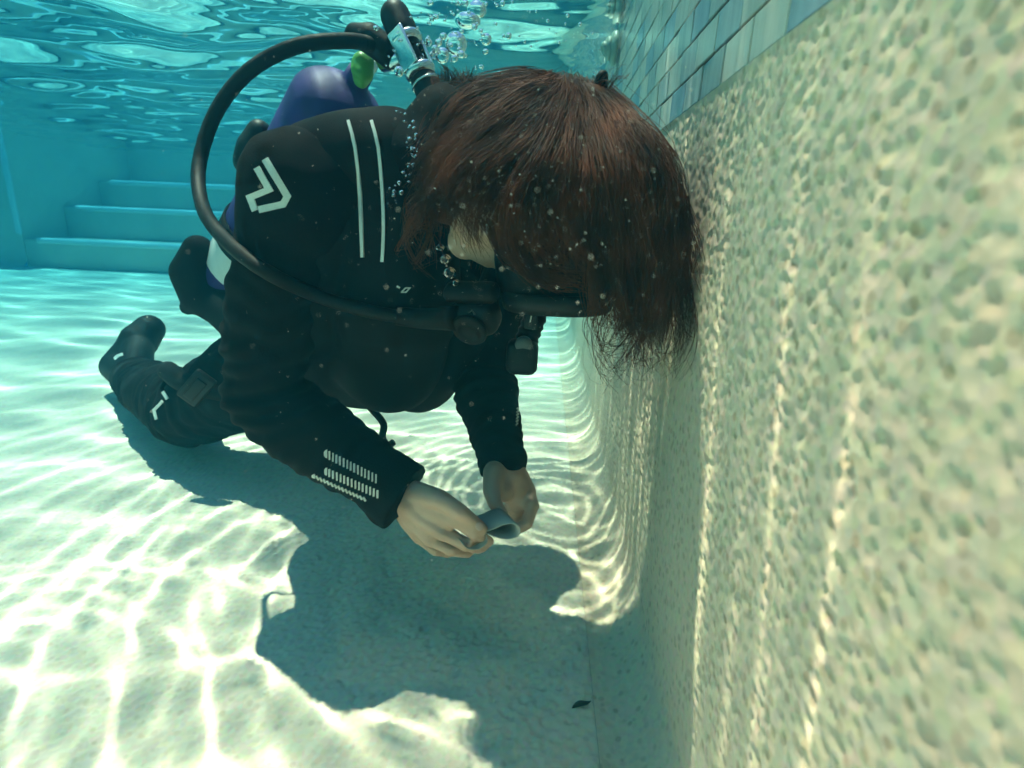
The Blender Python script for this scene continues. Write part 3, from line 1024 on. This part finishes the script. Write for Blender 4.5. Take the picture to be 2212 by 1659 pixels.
crown = [
    [(1238, 190, .74), (1120, 176, .74), (1020, 205, .73), (958, 260, .71), (930, 340, .69)],
    [(1244, 188, .71), (1140, 172, .70), (1040, 192, .69), (968, 245, .67), (932, 320, .66)],
    [(1250, 190, .69), (1165, 178, .66), (1060, 205, .63), (975, 280, .605), (925, 380, .60)],
    [(1255, 194, .68), (1185, 215, .62), (1090, 290, .575), (1000, 375, .56), (965, 450, .565)],
    [(1260, 196, .68), (1230, 240, .61), (1180, 340, .558), (1130, 440, .538), (1150, 520, .545)],
    [(1266, 198, .68), (1285, 250, .61), (1300, 350, .56), (1300, 470, .545), (1290, 560, .55)],
    [(1272, 200, .69), (1340, 260, .63), (1390, 360, .59), (1415, 480, .575), (1410, 580, .58)],
    [(1276, 200, .71), (1360, 255, .68), (1425, 345, .65), (1458, 460, .63), (1468, 560, .635)],
    [(1276, 200, .74), (1365, 258, .73), (1430, 350, .70), (1460, 460, .68), (1466, 560, .67)]]
crown = [[(1175 + 14 * i, 180 + max(0, 14 * i - 45) * .3, .72 - .02 * min(i, 8 - i))] + g[1:] for i, g in enumerate(crown)]
S4 = flow(crown, 3800, 16, .0046, .0022, 150, cut=(.7, 1.0), clump=.3)
S3 = flow(backg, 800, 12, .008, .004, 40)
ends = flow([[(x, y + (14 if i == 4 else 0), d_) for i, (x, y, d_) in enumerate(g)] for g in front[8:]], 620, 20, .007, .010, 60, cut=(.8, 1.0), clump=.5)
drift = flow([[(1440, 400, .640), (1478, 540, .630), (1478, 670, .620), (1450, 770, .615)], [(1400, 480, .58), (1425, 620, .585), (1405, 720, .60), (1380, 775, .61)],
              [(1330, 540, .56), (1315, 640, .57), (1320, 700, .585), (1350, 755, .60)]], 260, 18, .006, .013, 26, cut=(.8, 1.0), clump=.25)
drift2 = flow([[(960, 350, .60), (915, 420, .595), (893, 500, .60), (915, 575, .61)], [(985, 370, .585), (935, 440, .58), (925, 510, .585), (955, 560, .60)]], 150, 14, .005, .007, 14, clump=.3)
fly = flow([[(1090, 200, .66), (1120, 170, .65), (1150, 158, .64), (1170, 150, .63)], [(1250, 200, .66), (1290, 175, .65), (1310, 160, .64), (1330, 150, .63)],
            [(1300, 215, .66), (1330, 180, .65), (1350, 165, .64), (1372, 160, .63)]], 60, 10, .003, .003, 20, clump=.2)
tuft = flow([[(965, 330, .66), (948, 260, .66), (952, 205, .665), (960, 168, .67)], [(985, 320, .655), (972, 250, .655), (975, 205, .66), (985, 158, .665)],
             [(1010, 300, .66), (995, 245, .66), (1000, 205, .665), (1008, 176, .67)]], 620, 12, .0035, .0045, 18, clump=.3)
cheek = flow([[(1060, 490, .575), (1100, 555, .57), (1170, 600, .57), (1262, 622, .575)],
              [(1050, 480, .575), (1090, 530, .565), (1160, 580, .56), (1268, 612, .565)]], 260, 12, .003, .002, 30)
hair = sub(person, 'hair', strand_mesh('hair', S1 + S2 + S4, .00032), M['hair'])
h2 = link('loose_hair', strand_mesh('loose_hair', [s[:12] if len(s) >= 12 else s for s in S3] , .0005), M['hair'], hair)
h3 = link('hair_ends', strand_mesh('hair_ends', ends, .00026), M['hair'], hair)
h4 = link('hair_tuft', strand_mesh('hair_tuft', tuft, .0005), M['hair'], hair)
h8 = link('drifting_lock', strand_mesh('drifting_lock', drift, .00034), M['hair'], hair)
h9 = link('drifting_lock', strand_mesh('drifting_lock', drift2, .00034), M['hair'], hair)
h7 = link('hair_fringe', strand_mesh('hair_fringe', cheek, .0004), M['hair'], hair)
h5 = link('flyaway_hair', strand_mesh('flyaway_hair', fly, .00022), M['hair'], hair)
hair['label'] = 'long auburn hair floating loose round the bowed head'
# scalp volume under the strands
bm = bmesh.new()
bm_ball(bm, hp(0, .030, -.012), (.083, .097, .090), HM, 32, 20)
chain(bm, [(at(1170, 320, .68), .066), (at(1060, 370, .66), .055), (at(980, 420, .655), .035)], u=20)
chain(bm, [(at(1240, 330, .68), .072), (at(1340, 420, .665), .062), (at(1380, 540, .645), .05), (at(1370, 640, .63), .022)], u=20)
sc = fuse(bm, 'scalp_hair', .005, smooth=8)
wobble(sc, 40, .004, 2.0)
h6 = link('scalp_hair', sc, M['hair'], hair)

tie = link('hair_tie', tube_mesh('hair_tie', spline([at(1278, 215, .665), at(1289, 188, .660), at(1297, 166, .658), at(1304, 162, .660), at(1303, 182, .665), at(1297, 215, .668)], 20), .0046, 10), M['rubber'])
tag(tie, 'dark elastic hair tie loop standing up from the crown of the hair', 'hair tie')

# ------------------------------------------------------------------ dive mask
mask = thing('dive_mask', 'black dive mask worn on the bowed face under the hair', 'dive mask', tuple(hp(0, 0, .1)))
def oval_ring(c, f0, f1, a, b, s0, s1, n=40, sq=.75):
    """skirt / frame wall between two rounded rectangles on the face axis"""
    V_, F_ = [], []
    rows = ((f0, s0), (f0 + (f1 - f0) * .5, (s0 + s1) / 2 * 1.02), (f1, s1), (f1, s1 - .16), (f0, s0 - .14))
    for (f, s) in rows:
        for k in range(n):
            t = 2 * PI * k / n
            cx = math.copysign(abs(math.cos(t)) ** sq, math.cos(t)) * a * s
            cy_ = math.copysign(abs(math.sin(t)) ** sq, math.sin(t)) * b * s
            V_.append(hp(c[0] + cx, c[1] + cy_, f))
    m = len(rows)
    for i in range(m):
        for k in range(n):
            F_.append((i * n + k, i * n + (k + 1) % n, ((i + 1) % m) * n + (k + 1) % n, ((i + 1) % m) * n + k))
    return V_, F_
def mpart(name, VF, mat, smooth=True):
    me = bpy.data.meshes.new(name); me.from_pydata([tuple(v) for v in VF[0]], [], VF[1]); me.update()
    b_ = bmesh.new(); b_.from_mesh(me); bmesh.ops.recalc_face_normals(b_, faces=b_.faces); b_.to_mesh(me); b_.free()
    return sub(mask, name, me, mat, smooth=smooth)
mpart('skirt', oval_ring((0, .022, 0), .045, .112, .084, .068, 1.06, .98), M['rubber'])
mpart('frame', oval_ring((0, .026, 0), .110, .132, .084, .064, 1.05, 1.0), M['plastic'])
bm = bmesh.new()
bmesh.ops.create_circle(bm, cap_ends=True, segments=40, radius=1)
for v in bm.verts:
    t = math.atan2(v.co.y, v.co.x)
    v.co = hp(math.copysign(abs(math.cos(t)) ** .75, math.cos(t)) * .079, .026 + math.copysign(abs(math.sin(t)) ** .75, math.sin(t)) * .059, .127)
r_ = bmesh.ops.extrude_face_region(bm, geom=list(bm.faces))
bmesh.ops.translate(bm, vec=HF * .003, verts=[g for g in r_['geom'] if isinstance(g, bmesh.types.BMVert)])
bmesh.ops.recalc_face_normals(bm, faces=bm.faces)
gl = bpy.data.materials.new('tempered_glass'); gl.use_nodes = True
gp = gl.node_tree.nodes['Principled BSDF']; gp.inputs['Transmission Weight'].default_value = .25; gp.inputs['Roughness'].default_value = .03; gp.inputs['Base Color'].default_value = (.03, .04, .04, 1); gp.inputs['IOR'].default_value = 1.15
sub(mask, 'lens', bm_mesh('lens', bm), gl, smooth=False)
bm = bmesh.new()
bm_ball(bm, hp(0, -.022, .112), (.022, .024, .018), HM)
sub(mask, 'nose_pocket', bm_mesh('nose_pocket', bm), M['rubber'])
for s in (-1, 1):
    bm = bmesh.new()
    bm_box(bm, hp(.090 * s, .02, .088), (.014, .026, .026), HM, bevel=.004)
    sub(mask, 'strap_buckle', bm_mesh('strap_buckle', bm), M['plastic'])
st = [hp(.092, .02, .085), hp(.097, .02, .02), hp(.078, .022, -.05), hp(0, .02, -.088), hp(-.078, .022, -.05), hp(-.097, .02, .02), hp(-.092, .02, .085)]
sp = spline(st, 40)
V_, F_ = [], []
for i, p in enumerate(sp):
    c = hp(0, .02, -.02); n_ = (p - c); n_ = (n_ - HCR * n_.dot(HCR)).normalized()
    for (w, h) in ((-.011, 0), (.011, 0), (.011, .003), (-.011, .003)):
        V_.append(p + HCR * w + n_ * h)
for i in range(len(sp) - 1):
    for k in range(4):
        F_.append((i * 4 + k, i * 4 + (k + 1) % 4, (i + 1) * 4 + (k + 1) % 4, (i + 1) * 4 + k))
mpart('strap', (V_, F_), M['rubber'], False)

# ------------------------------------------------------------------ scuba tank
TB, TT = at(505, 640, 1.20), at(742, 222, 1.05)
TA = (TT - TB).normalized()
TR = .084
tank = thing('scuba_tank', 'deep blue scuba tank with a white band, strapped on the diver back', 'scuba tank', tuple(TB))
L_ = (TT - TB).length
def lathe(c, axis_, prof, seg=48):
    q = Vector(axis_).to_track_quat('Z', 'Y').to_matrix()
    V_, F_ = [], []
    for (r, h) in prof:
        for k in range(seg):
            a = 2 * PI * k / seg
            V_.append(tuple(Vector(c) + q @ Vector((r * math.cos(a), r * math.sin(a), h))))
    for i in range(len(prof) - 1):
        for k in range(seg):
            F_.append((i * seg + k, i * seg + (k + 1) % seg, (i + 1) * seg + (k + 1) % seg, (i + 1) * seg + k))
    F_.append(tuple(range(seg - 1, -1, -1)))
    F_.append(tuple(range((len(prof) - 1) * seg, len(prof) * seg)))
    me = bpy.data.meshes.new('lathe'); me.from_pydata(V_, [], F_); me.update()
    return me
pr = [(.03, -.012), (.06, -.008), (TR - .006, .006), (TR, .03)] + [(TR, L_ * t) for t in (.3, .6, .9)] + \
     [(TR * math.cos(a), L_ * .96 + .062 * math.sin(a)) for a in np.linspace(0, 1.25, 9)] + [(.022, L_ * .96 + .066), (.021, L_ * .96 + .085)]
sub(tank, 'cylinder', lathe(TB, TA, pr), M['tank'])
q0 = .085
sub(tank, 'label_band', lathe(TB, TA, [(TR + .0012, q0), (TR + .0016, q0 + .002), (TR + .0016, q0 + .085), (TR + .0012, q0 + .087)]), M['tank_white'])
sub(tank, 'tank_boot', lathe(TB, TA, [(.05, -.022), (TR + .003, -.016), (TR + .005, -.004), (TR + .005, .042), (TR + .001, .046)]), M['rubber'])
VT = TB + TA * (L_ * .96 + .085)
bm = bmesh.new()
bm_cone(bm, VT - TA * .004, VT + TA * .03, .021, .019, 24)
bm_box(bm, VT + TA * .045, (.036, .036, .05), TA.to_track_quat('Z', 'Y').to_matrix(), bevel=.006)
sub(tank, 'valve', bm_mesh('valve', bm), M['chrome'])
KN = at(783, 152, .985)
kd = (at(781, 185, .985) - at(784, 120, .985)).normalized()
bm = bmesh.new()
bm_ball(bm, KN, (.017, .017, .028), kd.to_track_quat('Z', 'Y').to_matrix(), 24, 16)
g_ = fuse(bm, 'valve_cap', .003, smooth=2)
wobble(g_, 90, .002, 1.0)
cp = sub(tank, 'valve_cap', g_, M['green']); cp['label'] = 'translucent green plastic cap hanging at the valve'

# ------------------------------------------------------------------ regulator
reg = thing('regulator', 'black regulator with a thick hose looping round to the mouthpiece', 'regulator', tuple(at(820, 110, .95)))
FS = at(790, 88, .95)
bm = bmesh.new()
chain(bm, [(at(768, 76, .955), .017), (at(800, 84, .95), .022), (at(838, 112, .95), .022), (at(846, 126, .955), .018)], u=20)
sub(reg, 'first_stage', fuse(bm, 'first_stage', .003, smooth=3), M['rubber'])
YA, YB = at(848, 22, .93), at(922, 186, .90)
yd = (YB - YA).normalized()
bm = bmesh.new()
chain(bm, [(YA + yd * .010, .022), (YA + yd * .035, .0225), (YA + yd * .045, .021)], u=22)
sub(reg, 'end_cap', fuse(bm, 'end_cap', .003, smooth=3), M['plastic'])
# yoke: two chrome cheeks round a dark opening
q = yd.to_track_quat('Z', 'Y').to_matrix()
for s in (-1, 1):
    bm = bmesh.new()
    bm_box(bm, YA + yd * .068 + q @ Vector((.019 * s, 0, 0)), (.007, .030, .062), q, bevel=.003)
    sub(reg, 'yoke_cheek', bm_mesh('yoke_cheek', bm), M['chrome'])
sub(reg, 'yoke_collar', lathe(YA + yd * .044, yd, [(.021, 0), (.024, .003), (.024, .009), (.021, .012)], 30), M['chrome'])
sub(reg, 'yoke_collar', lathe(YA + yd * .094, yd, [(.020, 0), (.023, .003), (.023, .008), (.018, .016)], 30), M['chrome'])
bm = bmesh.new()
bm_cone(bm, YA + yd * .05, YA + yd * .095, .012, .012, 18)
sub(reg, 'yoke_stem', bm_mesh('yoke_stem', bm), M['plastic'])
sub(reg, 'yoke_knob', lathe(YA + yd * .108, yd, [(.014, 0), (.0195, .003), (.0205, .02), (.0205, .036), (.017, .044), (.008, .047)], 30), M['plastic'])
link_k = ring_mesh('knob_ring', YA + yd * .120, yd, .0205, [(0, -.003), (.0016, 0), (0, .003), (-.003, 0)], 32)
sub(reg, 'knob_ring', link_k, M['chrome'])
sub(reg, 'hose_port', tube_mesh('hose_port', [VT + TA * .045, VT.lerp(at(870, 130, .93), .6), at(878, 128, .925)], .012, 14), M['chrome'])
# second stage
S2C = at(1030, 682, .622)
sx = (at(1085, 690, .622) - at(980, 686, .64)).normalized()
sn = Vector((.15, -.85, -.45)); sn = (sn - sx * sn.dot(sx)).normalized()
sz_ = sx.cross(sn)
SM = Matrix((sx, sz_, sn)).transposed()
bm = bmesh.new()
bm_box(bm, S2C, (.054, .042, .040), SM, bevel=.016, seg=4)
s2 = sub(reg, 'second_stage', bm_mesh('second_stage', bm), M['plastic'])
cov = lathe(S2C + sn * .0225, sn, [(.020, 0), (.0205, .003), (.019, .0055), (.012, .0065), (.011, .0045), (.004, .0045)], 36)
c_ = link('purge_cover', cov, M['rubber'], s2)
bm = bmesh.new()
bm_box(bm, S2C - sz_ * .03 + sn * -.004, (.064, .020, .026), SM, bevel=.009, seg=3)
ex = link('exhaust_tee', bm_mesh('exhaust_tee', bm), M['rubber'], s2)
sub(reg, 'mouthpiece', tube_mesh('mouthpiece', [S2C - sn * .02, S2C.lerp(hp(0, -.05, .10), .6), hp(0, -.05, .092)], .015, 14), M['rubber'])
decal(s2, 'purge_mark', [poly_band([(1012, 676), (1020, 671), (1026, 680)], 2.2)], M['reflective'], [BVHTree.FromPolygons([v.co for v in s2.data.vertices], [p.vertices for p in s2.data.polygons])])

# ------------------------------------------------------------------ buoyancy vest
vest = thing('buoyancy_vest', 'black buoyancy vest with pale piping on its shoulder panel and an inflator hose', 'dive vest', tuple(PELV))
bm = bmesh.new()
chain(bm, [(at(690, 360, .72), .050), (at(690, 490, .735), .080), (at(680, 650, .77), .094), (at(690, 740, .85), .088)], u=24)
chain(bm, [(at(850, 335, .715), .050), (at(880, 480, .735), .076), (at(860, 640, .745), .090), (at(830, 780, .81), .080)], u=24)
chain(bm, [(at(960, 560, .88), .07), (at(960, 700, .88), .075), (at(900, 790, .90), .08)], u=24)
chain(bm, [(at(690, 740, .90), .092), (at(830, 790, .86), .082)], u=24)
chain(bm, [(at(690, 360, .72), .050), (at(850, 335, .715), .050)], u=24)
jk = fuse(bm, 'jacket', .005, smooth=10)
wobble(jk, 16, .006, 5.0)
jacket = sub(vest, 'jacket', jk, M['nylon'])
bvh_j = BVHTree.FromPolygons([v.co for v in jk.vertices], [p.vertices for p in jk.polygons])
# hose: over the shoulder and across the chest, resting on the vest
def on_front(px, py, gap):
    o0 = at(px, py, .3); dr = (at(px, py, .8) - o0).normalized()
    hs = [h for h in (bv.ray_cast(o0, dr) for bv in (bvh_j, bvh_suit)) if h[0] is not None]
    return min(hs, key=lambda h: h[3])[0] - dr * gap
hose_pts = [at(842, 118, .955), at(800, 96, .935), at(740, 88, .905), at(640, 100, .880), at(540, 152, .865), at(468, 240, .850), at(431, 350, .825), at(434, 432, .775), at(468, 498, .700),
            on_front(560, 577, .018), on_front(680, 637, .014), on_front(800, 673, .014), on_front(900, 687, .022), at(985, 688, .604)]
hp_ = spline(hose_pts, 150)
sub(reg, 'hose', tube_mesh('hose', hp_, lambda t: .0112 - .0036 * t, 14, ridge=lambda i: 1 + .018 * math.sin(i * 2.1)), M['rubber'])
sub(reg, 'hose_sleeve', tube_mesh('hose_sleeve', hp_[2:16], lambda t: .0128 - .002 * t, 14), M['rubber'])
sub(reg, 'hose_sleeve', tube_mesh('hose_sleeve', hp_[-18:], lambda t: .0112 + .0026 * t, 14), M['rubber'])
for pts in ([(753, 262), (768, 320), (779, 420), (782, 500), (784, 556)], [(803, 262), (818, 320), (827, 420), (829, 500), (826, 566)]):
    decal(jacket, 'piping', [poly_band([tuple(p[:2]) for p in spline([(x, y, 0) for x, y in pts], 9)], 6.5, 3)], M['reflective'], [bvh_j, bvh_suit], lift=.002)
decal(jacket, 'chest_logo', [poly_band([(857, 618), (864, 622)], 4, 2), poly_band([(868, 630), (876, 622), (885, 622), (877, 631), (866, 631)], 2.6, 2)], M['reflective'], [bvh_j, bvh_suit], label='small pale slanted letter mark on the chest')
# tank straps
for t in (.34, .62):
    c = TB + TA * (L_ * t)
    sub(vest, 'tank_strap', ring_mesh('tank_strap', c, TA, TR, [(.001, -.024), (.005, -.024), (.005, .024), (.001, .024)], 44), M['nylon'])
bm = bmesh.new()
chain(bm, [(at(560, 285, 1.08), .022), (at(545, 320, 1.08), .028), (at(535, 350, 1.08), .026)], u=18)
sub(vest, 'strap_buckle', fuse(bm, 'strap_buckle', .004, smooth=3), M['plastic'])
bm = bmesh.new()
chain(bm, [(at(428, 540, 1.12), .030), (at(412, 590, 1.12), .040), (at(428, 640, 1.12), .036), (at(475, 660, 1.12), .042)], u=20)
chain(bm, [(at(425, 650, 1.12), .03), (at(405, 664, 1.12), .016)], u=16)
chain(bm, [(at(475, 660, 1.12), .042), (at(560, 700, 1.1), .07)], u=16)
sub(vest, 'bladder', fuse(bm, 'bladder', .005, smooth=5), M['nylon'])
# hip belt with a side-release buckle
sub(vest, 'hip_belt', tube_mesh('hip_belt', spline([at(362, 800, 1.13), at(395, 825, 1.075), at(440, 838, 1.055), at(500, 850, 1.05)], 24), .021, 12), M['nylon'])
bq = (at(470, 800, 1.0) - at(400, 880, 1.0)).normalized()
by = Vector((0, -1, -.25)); by = (by - bq * by.dot(bq)).normalized()
bm = bmesh.new()
bm_box(bm, at(425, 838, 1.022), (.075, .044, .013), Matrix((bq, by.cross(bq), by)).transposed(), bevel=.005)
bm_box(bm, at(425, 838, 1.022) + by * .008, (.05, .022, .006), Matrix((bq, by.cross(bq), by)).transposed(), bevel=.002)
sub(vest, 'buckle', bm_mesh('buckle', bm), M['plastic'])
# dangling strap end and clip below the chest
sub(vest, 'dangling_strap', tube_mesh('dangling_strap', spline([at(800, 880, .88), at(828, 915, .87), at(826, 945, .86), at(838, 962, .86), at(850, 955, .86)], 24), .006, 8), M['nylon'])
sub(vest, 'clip', ring_mesh('clip', at(822, 962, .85), (0, -1, .3), .011, [(0, -.002), (.002, 0), (0, .002), (-.002, 0)], 24), M['plastic'])
# inflator hose on the far side
inf = spline([at(1185, 600, .80), at(1168, 650, .80), at(1150, 700, .79), at(1134, 745, .785), at(1122, 795, .78)], 60)
sub(vest, 'inflator_hose', tube_mesh('inflator_hose', inf, .0165, 14, ridge=lambda i: 1 + .06 * math.sin(i * 1.3)), M['rubber'])
bm = bmesh.new()
bm_box(bm, at(1128, 770, .775), (.045, .04, .05), None, bevel=.012, seg=3)
inh = sub(vest, 'inflator_head', bm_mesh('inflator_head', bm), M['plastic'])
bt_ = lathe(at(1131, 745, .762), (0.0, -1, -.1), [(.0115, -.006), (.0125, .004), (.0105, .007), (.003, .0065)], 28)
b2 = link('inflator_button', bt_, simple('grey_button', (.10, .12, .12), .4), inh)
bm = bmesh.new()
bm_box(bm, at(1147, 688, .77), (.018, .006, .03), None, bevel=.002)
pl_ = sub(vest, 'inflator_plate', bm_mesh('inflator_plate', bm), M['plastic'])
decal(pl_, 'plate_mark', [bar_strip((1148, 682), (1145, 696), 3, 3)], M['reflective'], [BVHTree.FromPolygons([v.co for v in pl_.data.vertices], [p.vertices for p in pl_.data.polygons])])

# ------------------------------------------------------------------ curled strip in the hands
prof2 = [(1000, 1176), (1012, 1186), (1034, 1186), (1052, 1172), (1050, 1156), (1046, 1150), (1066, 1143), (1090, 1133), (1110, 1131), (1124, 1142), (1120, 1157), (1102, 1164), (1078, 1162), (1058, 1155), (1044, 1149), (1030, 1140)]
fr_ = [at(x, y, .612 if i > 4 else .590 + .005 * i) for i, (x, y) in enumerate(prof2)]
fr_ = spline(fr_, 90)
ext = at(1036, 1112, .648) - at(1062, 1144, .612)
bm = bmesh.new()
rows = []
for i, p in enumerate(fr_):
    t = (fr_[min(i + 1, 89)] - fr_[max(i - 1, 0)]).normalized()
    nn = t.cross(ext).normalized()
    e = ext * (1.0 if i > 28 else .62 + .38 * i / 28)
    rows.append([bm.verts.new(p + e * f + nn * h) for (f, h) in ((0, -.0005), (0, .0005), (.5, .0005), (1, .0005), (1, -.0005), (.5, -.0005))])
for a, b in zip(rows, rows[1:]):
    for k in range(6):
        bm.faces.new((a[k], a[(k + 1) % 6], b[(k + 1) % 6], b[k]))
bm.faces.new(rows[0]); bm.faces.new(rows[-1][::-1])
bmesh.ops.recalc_face_normals(bm, faces=bm.faces)
strip = link('plastic_strip', bm_mesh('plastic_strip', bm), M['strip'])
tag(strip, 'curled strip of grey plastic sheet pinched between both hands', 'plastic strip')

# ------------------------------------------------------------------ leaf fragment on the floor
lc = at(1256, 1526, .5); lc = Vector((lc.x * FZ / lc.z, lc.y * FZ / lc.z, FZ + .003))
bm = bmesh.new()
L2 = []
for i in range(9):
    t = i / 8
    w = .0042 * math.sin(PI * min(1, t * 1.05)) ** .8 + .0004
    c = lc + Vector((-.012 + .024 * t, .014 * t - .006, .002 * math.sin(t * 5)))
    s = Vector((-.5, .86, 0))
    L2.append([bm.verts.new(c + s * w), bm.verts.new(c + Vector((0, 0, -.0012))), bm.verts.new(c - s * w), bm.verts.new(c + Vector((0, 0, .0012)))])
for a, b in zip(L2, L2[1:]):
    for k in range(4):
        bm.faces.new((a[k], a[(k + 1) % 4], b[(k + 1) % 4], b[k]))
leaf = link('leaf_fragment', bm_mesh('leaf_fragment', bm), simple('dead_leaf', (.03, .022, .014), .7))
tag(leaf, 'tiny dark leaf scrap lying on the floor near the wall', 'leaf')

# ------------------------------------------------------------------ round return fitting high on the wall
fc = Vector((WX - .004, 1.66, .43))
fit = thing('return_fitting', 'round pale green water return fitting on the tiled wall at the surface', 'pool fitting', tuple(fc))
fm = simple('fitting_plastic', (.42, .46, .36), .4)
sub(fit, 'flange', lathe(fc, (-1, 0, 0), [(.040, 0), (.042, .006), (.036, .014), (.030, .016)], 36), fm)
sub(fit, 'ring', lathe(fc + Vector((-.014, 0, 0)), (-1, 0, 0), [(.028, 0), (.028, .010), (.020, .014)], 36), fm)
sub(fit, 'eyeball', lathe(fc + Vector((-.024, 0, 0)), (-1, 0, -.3), [(.019, 0), (.017, .010), (.010, .014), (.007, .006)], 30), fm)

# ------------------------------------------------------------------ bubbles
bub_me = []
for k in range(4):
    bm = bmesh.new()
    bmesh.ops.create_icosphere(bm, subdivisions=3, radius=1.0)
    for v in bm.verts:
        v.co.z *= (1.0, .8, .62, .9)[k]
        v.co *= 1 + .10 * noise.noise(v.co * 1.3 + Vector((k * 7, 0, 0))) * (k > 0)
    me = bm_mesh('bubble', bm); me.materials.append(M['bubble']); me.polygons.foreach_set('use_smooth', [True] * len(me.polygons)); bub_me.append(me)
def bubble(p, r, label, group):
    o = bpy.data.objects.new('bubble', bub_me[rb.randrange(4)])
    COL.objects.link(o)
    o.location = p
    o.scale = (r, r, r)
    o.rotation_euler = (0, 0, rb.random() * 6)
    tag(o, label, 'bubble', group)
rb = random.Random(12)
for i in range(110):
    u = rb.random()
    x = rb.gauss(960, 62); y = rb.gauss(95, 55)
    r = .0014 + .0055 * rb.random() ** 3
    bubble(at(x, max(6, y), rb.uniform(.82, .98)), r, 'clear air bubble rising beside the regulator yoke at the surface', 'bubbles rising by the valve')
for i in range(34):
    x = rb.uniform(960, 1280); y = rb.gauss(55, 32)
    bubble(at(x, max(4, y), rb.uniform(.85, 1.05)), .001 + .0022 * rb.random() ** 2, 'small air bubble drifting under the surface above the hair', 'bubbles above the hair')
for i in range(44):
    t = rb.random()
    x = 870 + 25 * math.sin(t * 5) + rb.gauss(0, 10); y = 240 + t * 230
    bubble(at(x, y, rb.uniform(.55, .60)), .0008 + .0016 * rb.random() ** 2, 'tiny bright bubble clinging between the shoulder and the hair', 'bubbles along the collar')
for (x, y, rr, lb) in ((905, 462, .0045, 'round bubble touching the hair tips over the cheek'), (898, 490, .006, 'big bubble farthest from the jaw, against the collar'),
                       (925, 440, .004, 'uppermost of the bubbles beside the jaw, under the hair edge'), (962, 560, .006, 'upper of the two big bubbles by the chin'),
                       (972, 590, .007, 'largest bubble beside the jaw, just under the chin'), (950, 535, .0045, 'bubble just above the two big ones by the chin'),
                       (940, 442, .003, 'smallest bubble beside the jaw, next to the uppermost one'), (985, 612, .004, 'lowest bubble beside the jaw, just above the mouthpiece')):
    bubble(at(x, y, .60), rr, lb, 'bubbles beside the jaw')
# big glassy pockets where the breath breaks at the surface
for (x, y, d, rr, lb) in ((985, 95, .95, .017, 'second largest glassy air pocket, level with the regulator yoke'), (1010, 45, 1.0, .020, 'largest glassy air pocket, above and beside the regulator yoke'),
                          (955, 120, .92, .011, 'glassy air pocket closest to the yoke knob'), (1050, 85, 1.0, .009, 'smallest glassy air pocket, farthest from the tank'),
                          (1030, 20, 1.02, .016, 'topmost glassy air pocket pressed against the water surface')):
    bubble(at(x, y, d), rr, lb, 'air pockets under the surface')

# specks hanging in the water
sv, sf = [], []
ico = bmesh.new(); bmesh.ops.create_icosphere(ico, subdivisions=1, radius=1.0)
ico.verts.ensure_lookup_table()
iv = np.array([v.co[:] for v in ico.verts]); itf = np.array([[v.index for v in f.verts] for f in ico.faces]); ico.free()
g = np.random.default_rng(5)
for i in range(1500):
    d = g.uniform(.22, .58) if i < 1000 else g.uniform(.5, 2.2)
    x, y = g.uniform(300, 1700), g.uniform(60, 1250)
    if i < 700:
        x, y = g.normal(1150, 190), g.normal(420, 170)
    p = at(x, y, d)
    r = .00016 + .00042 * g.random() ** 5
    b = len(sv) * 12
    sf.append(itf + len(sv) * 12)
    sv.append(iv * r + np.array(p))
specks = link('suspended_specks', mesh_np('suspended_specks', np.concatenate(sv), np.concatenate(sf)), M['speck'])
tag(specks, 'pale specks of sediment and micro bubbles hanging in the water', 'specks', kind='stuff')
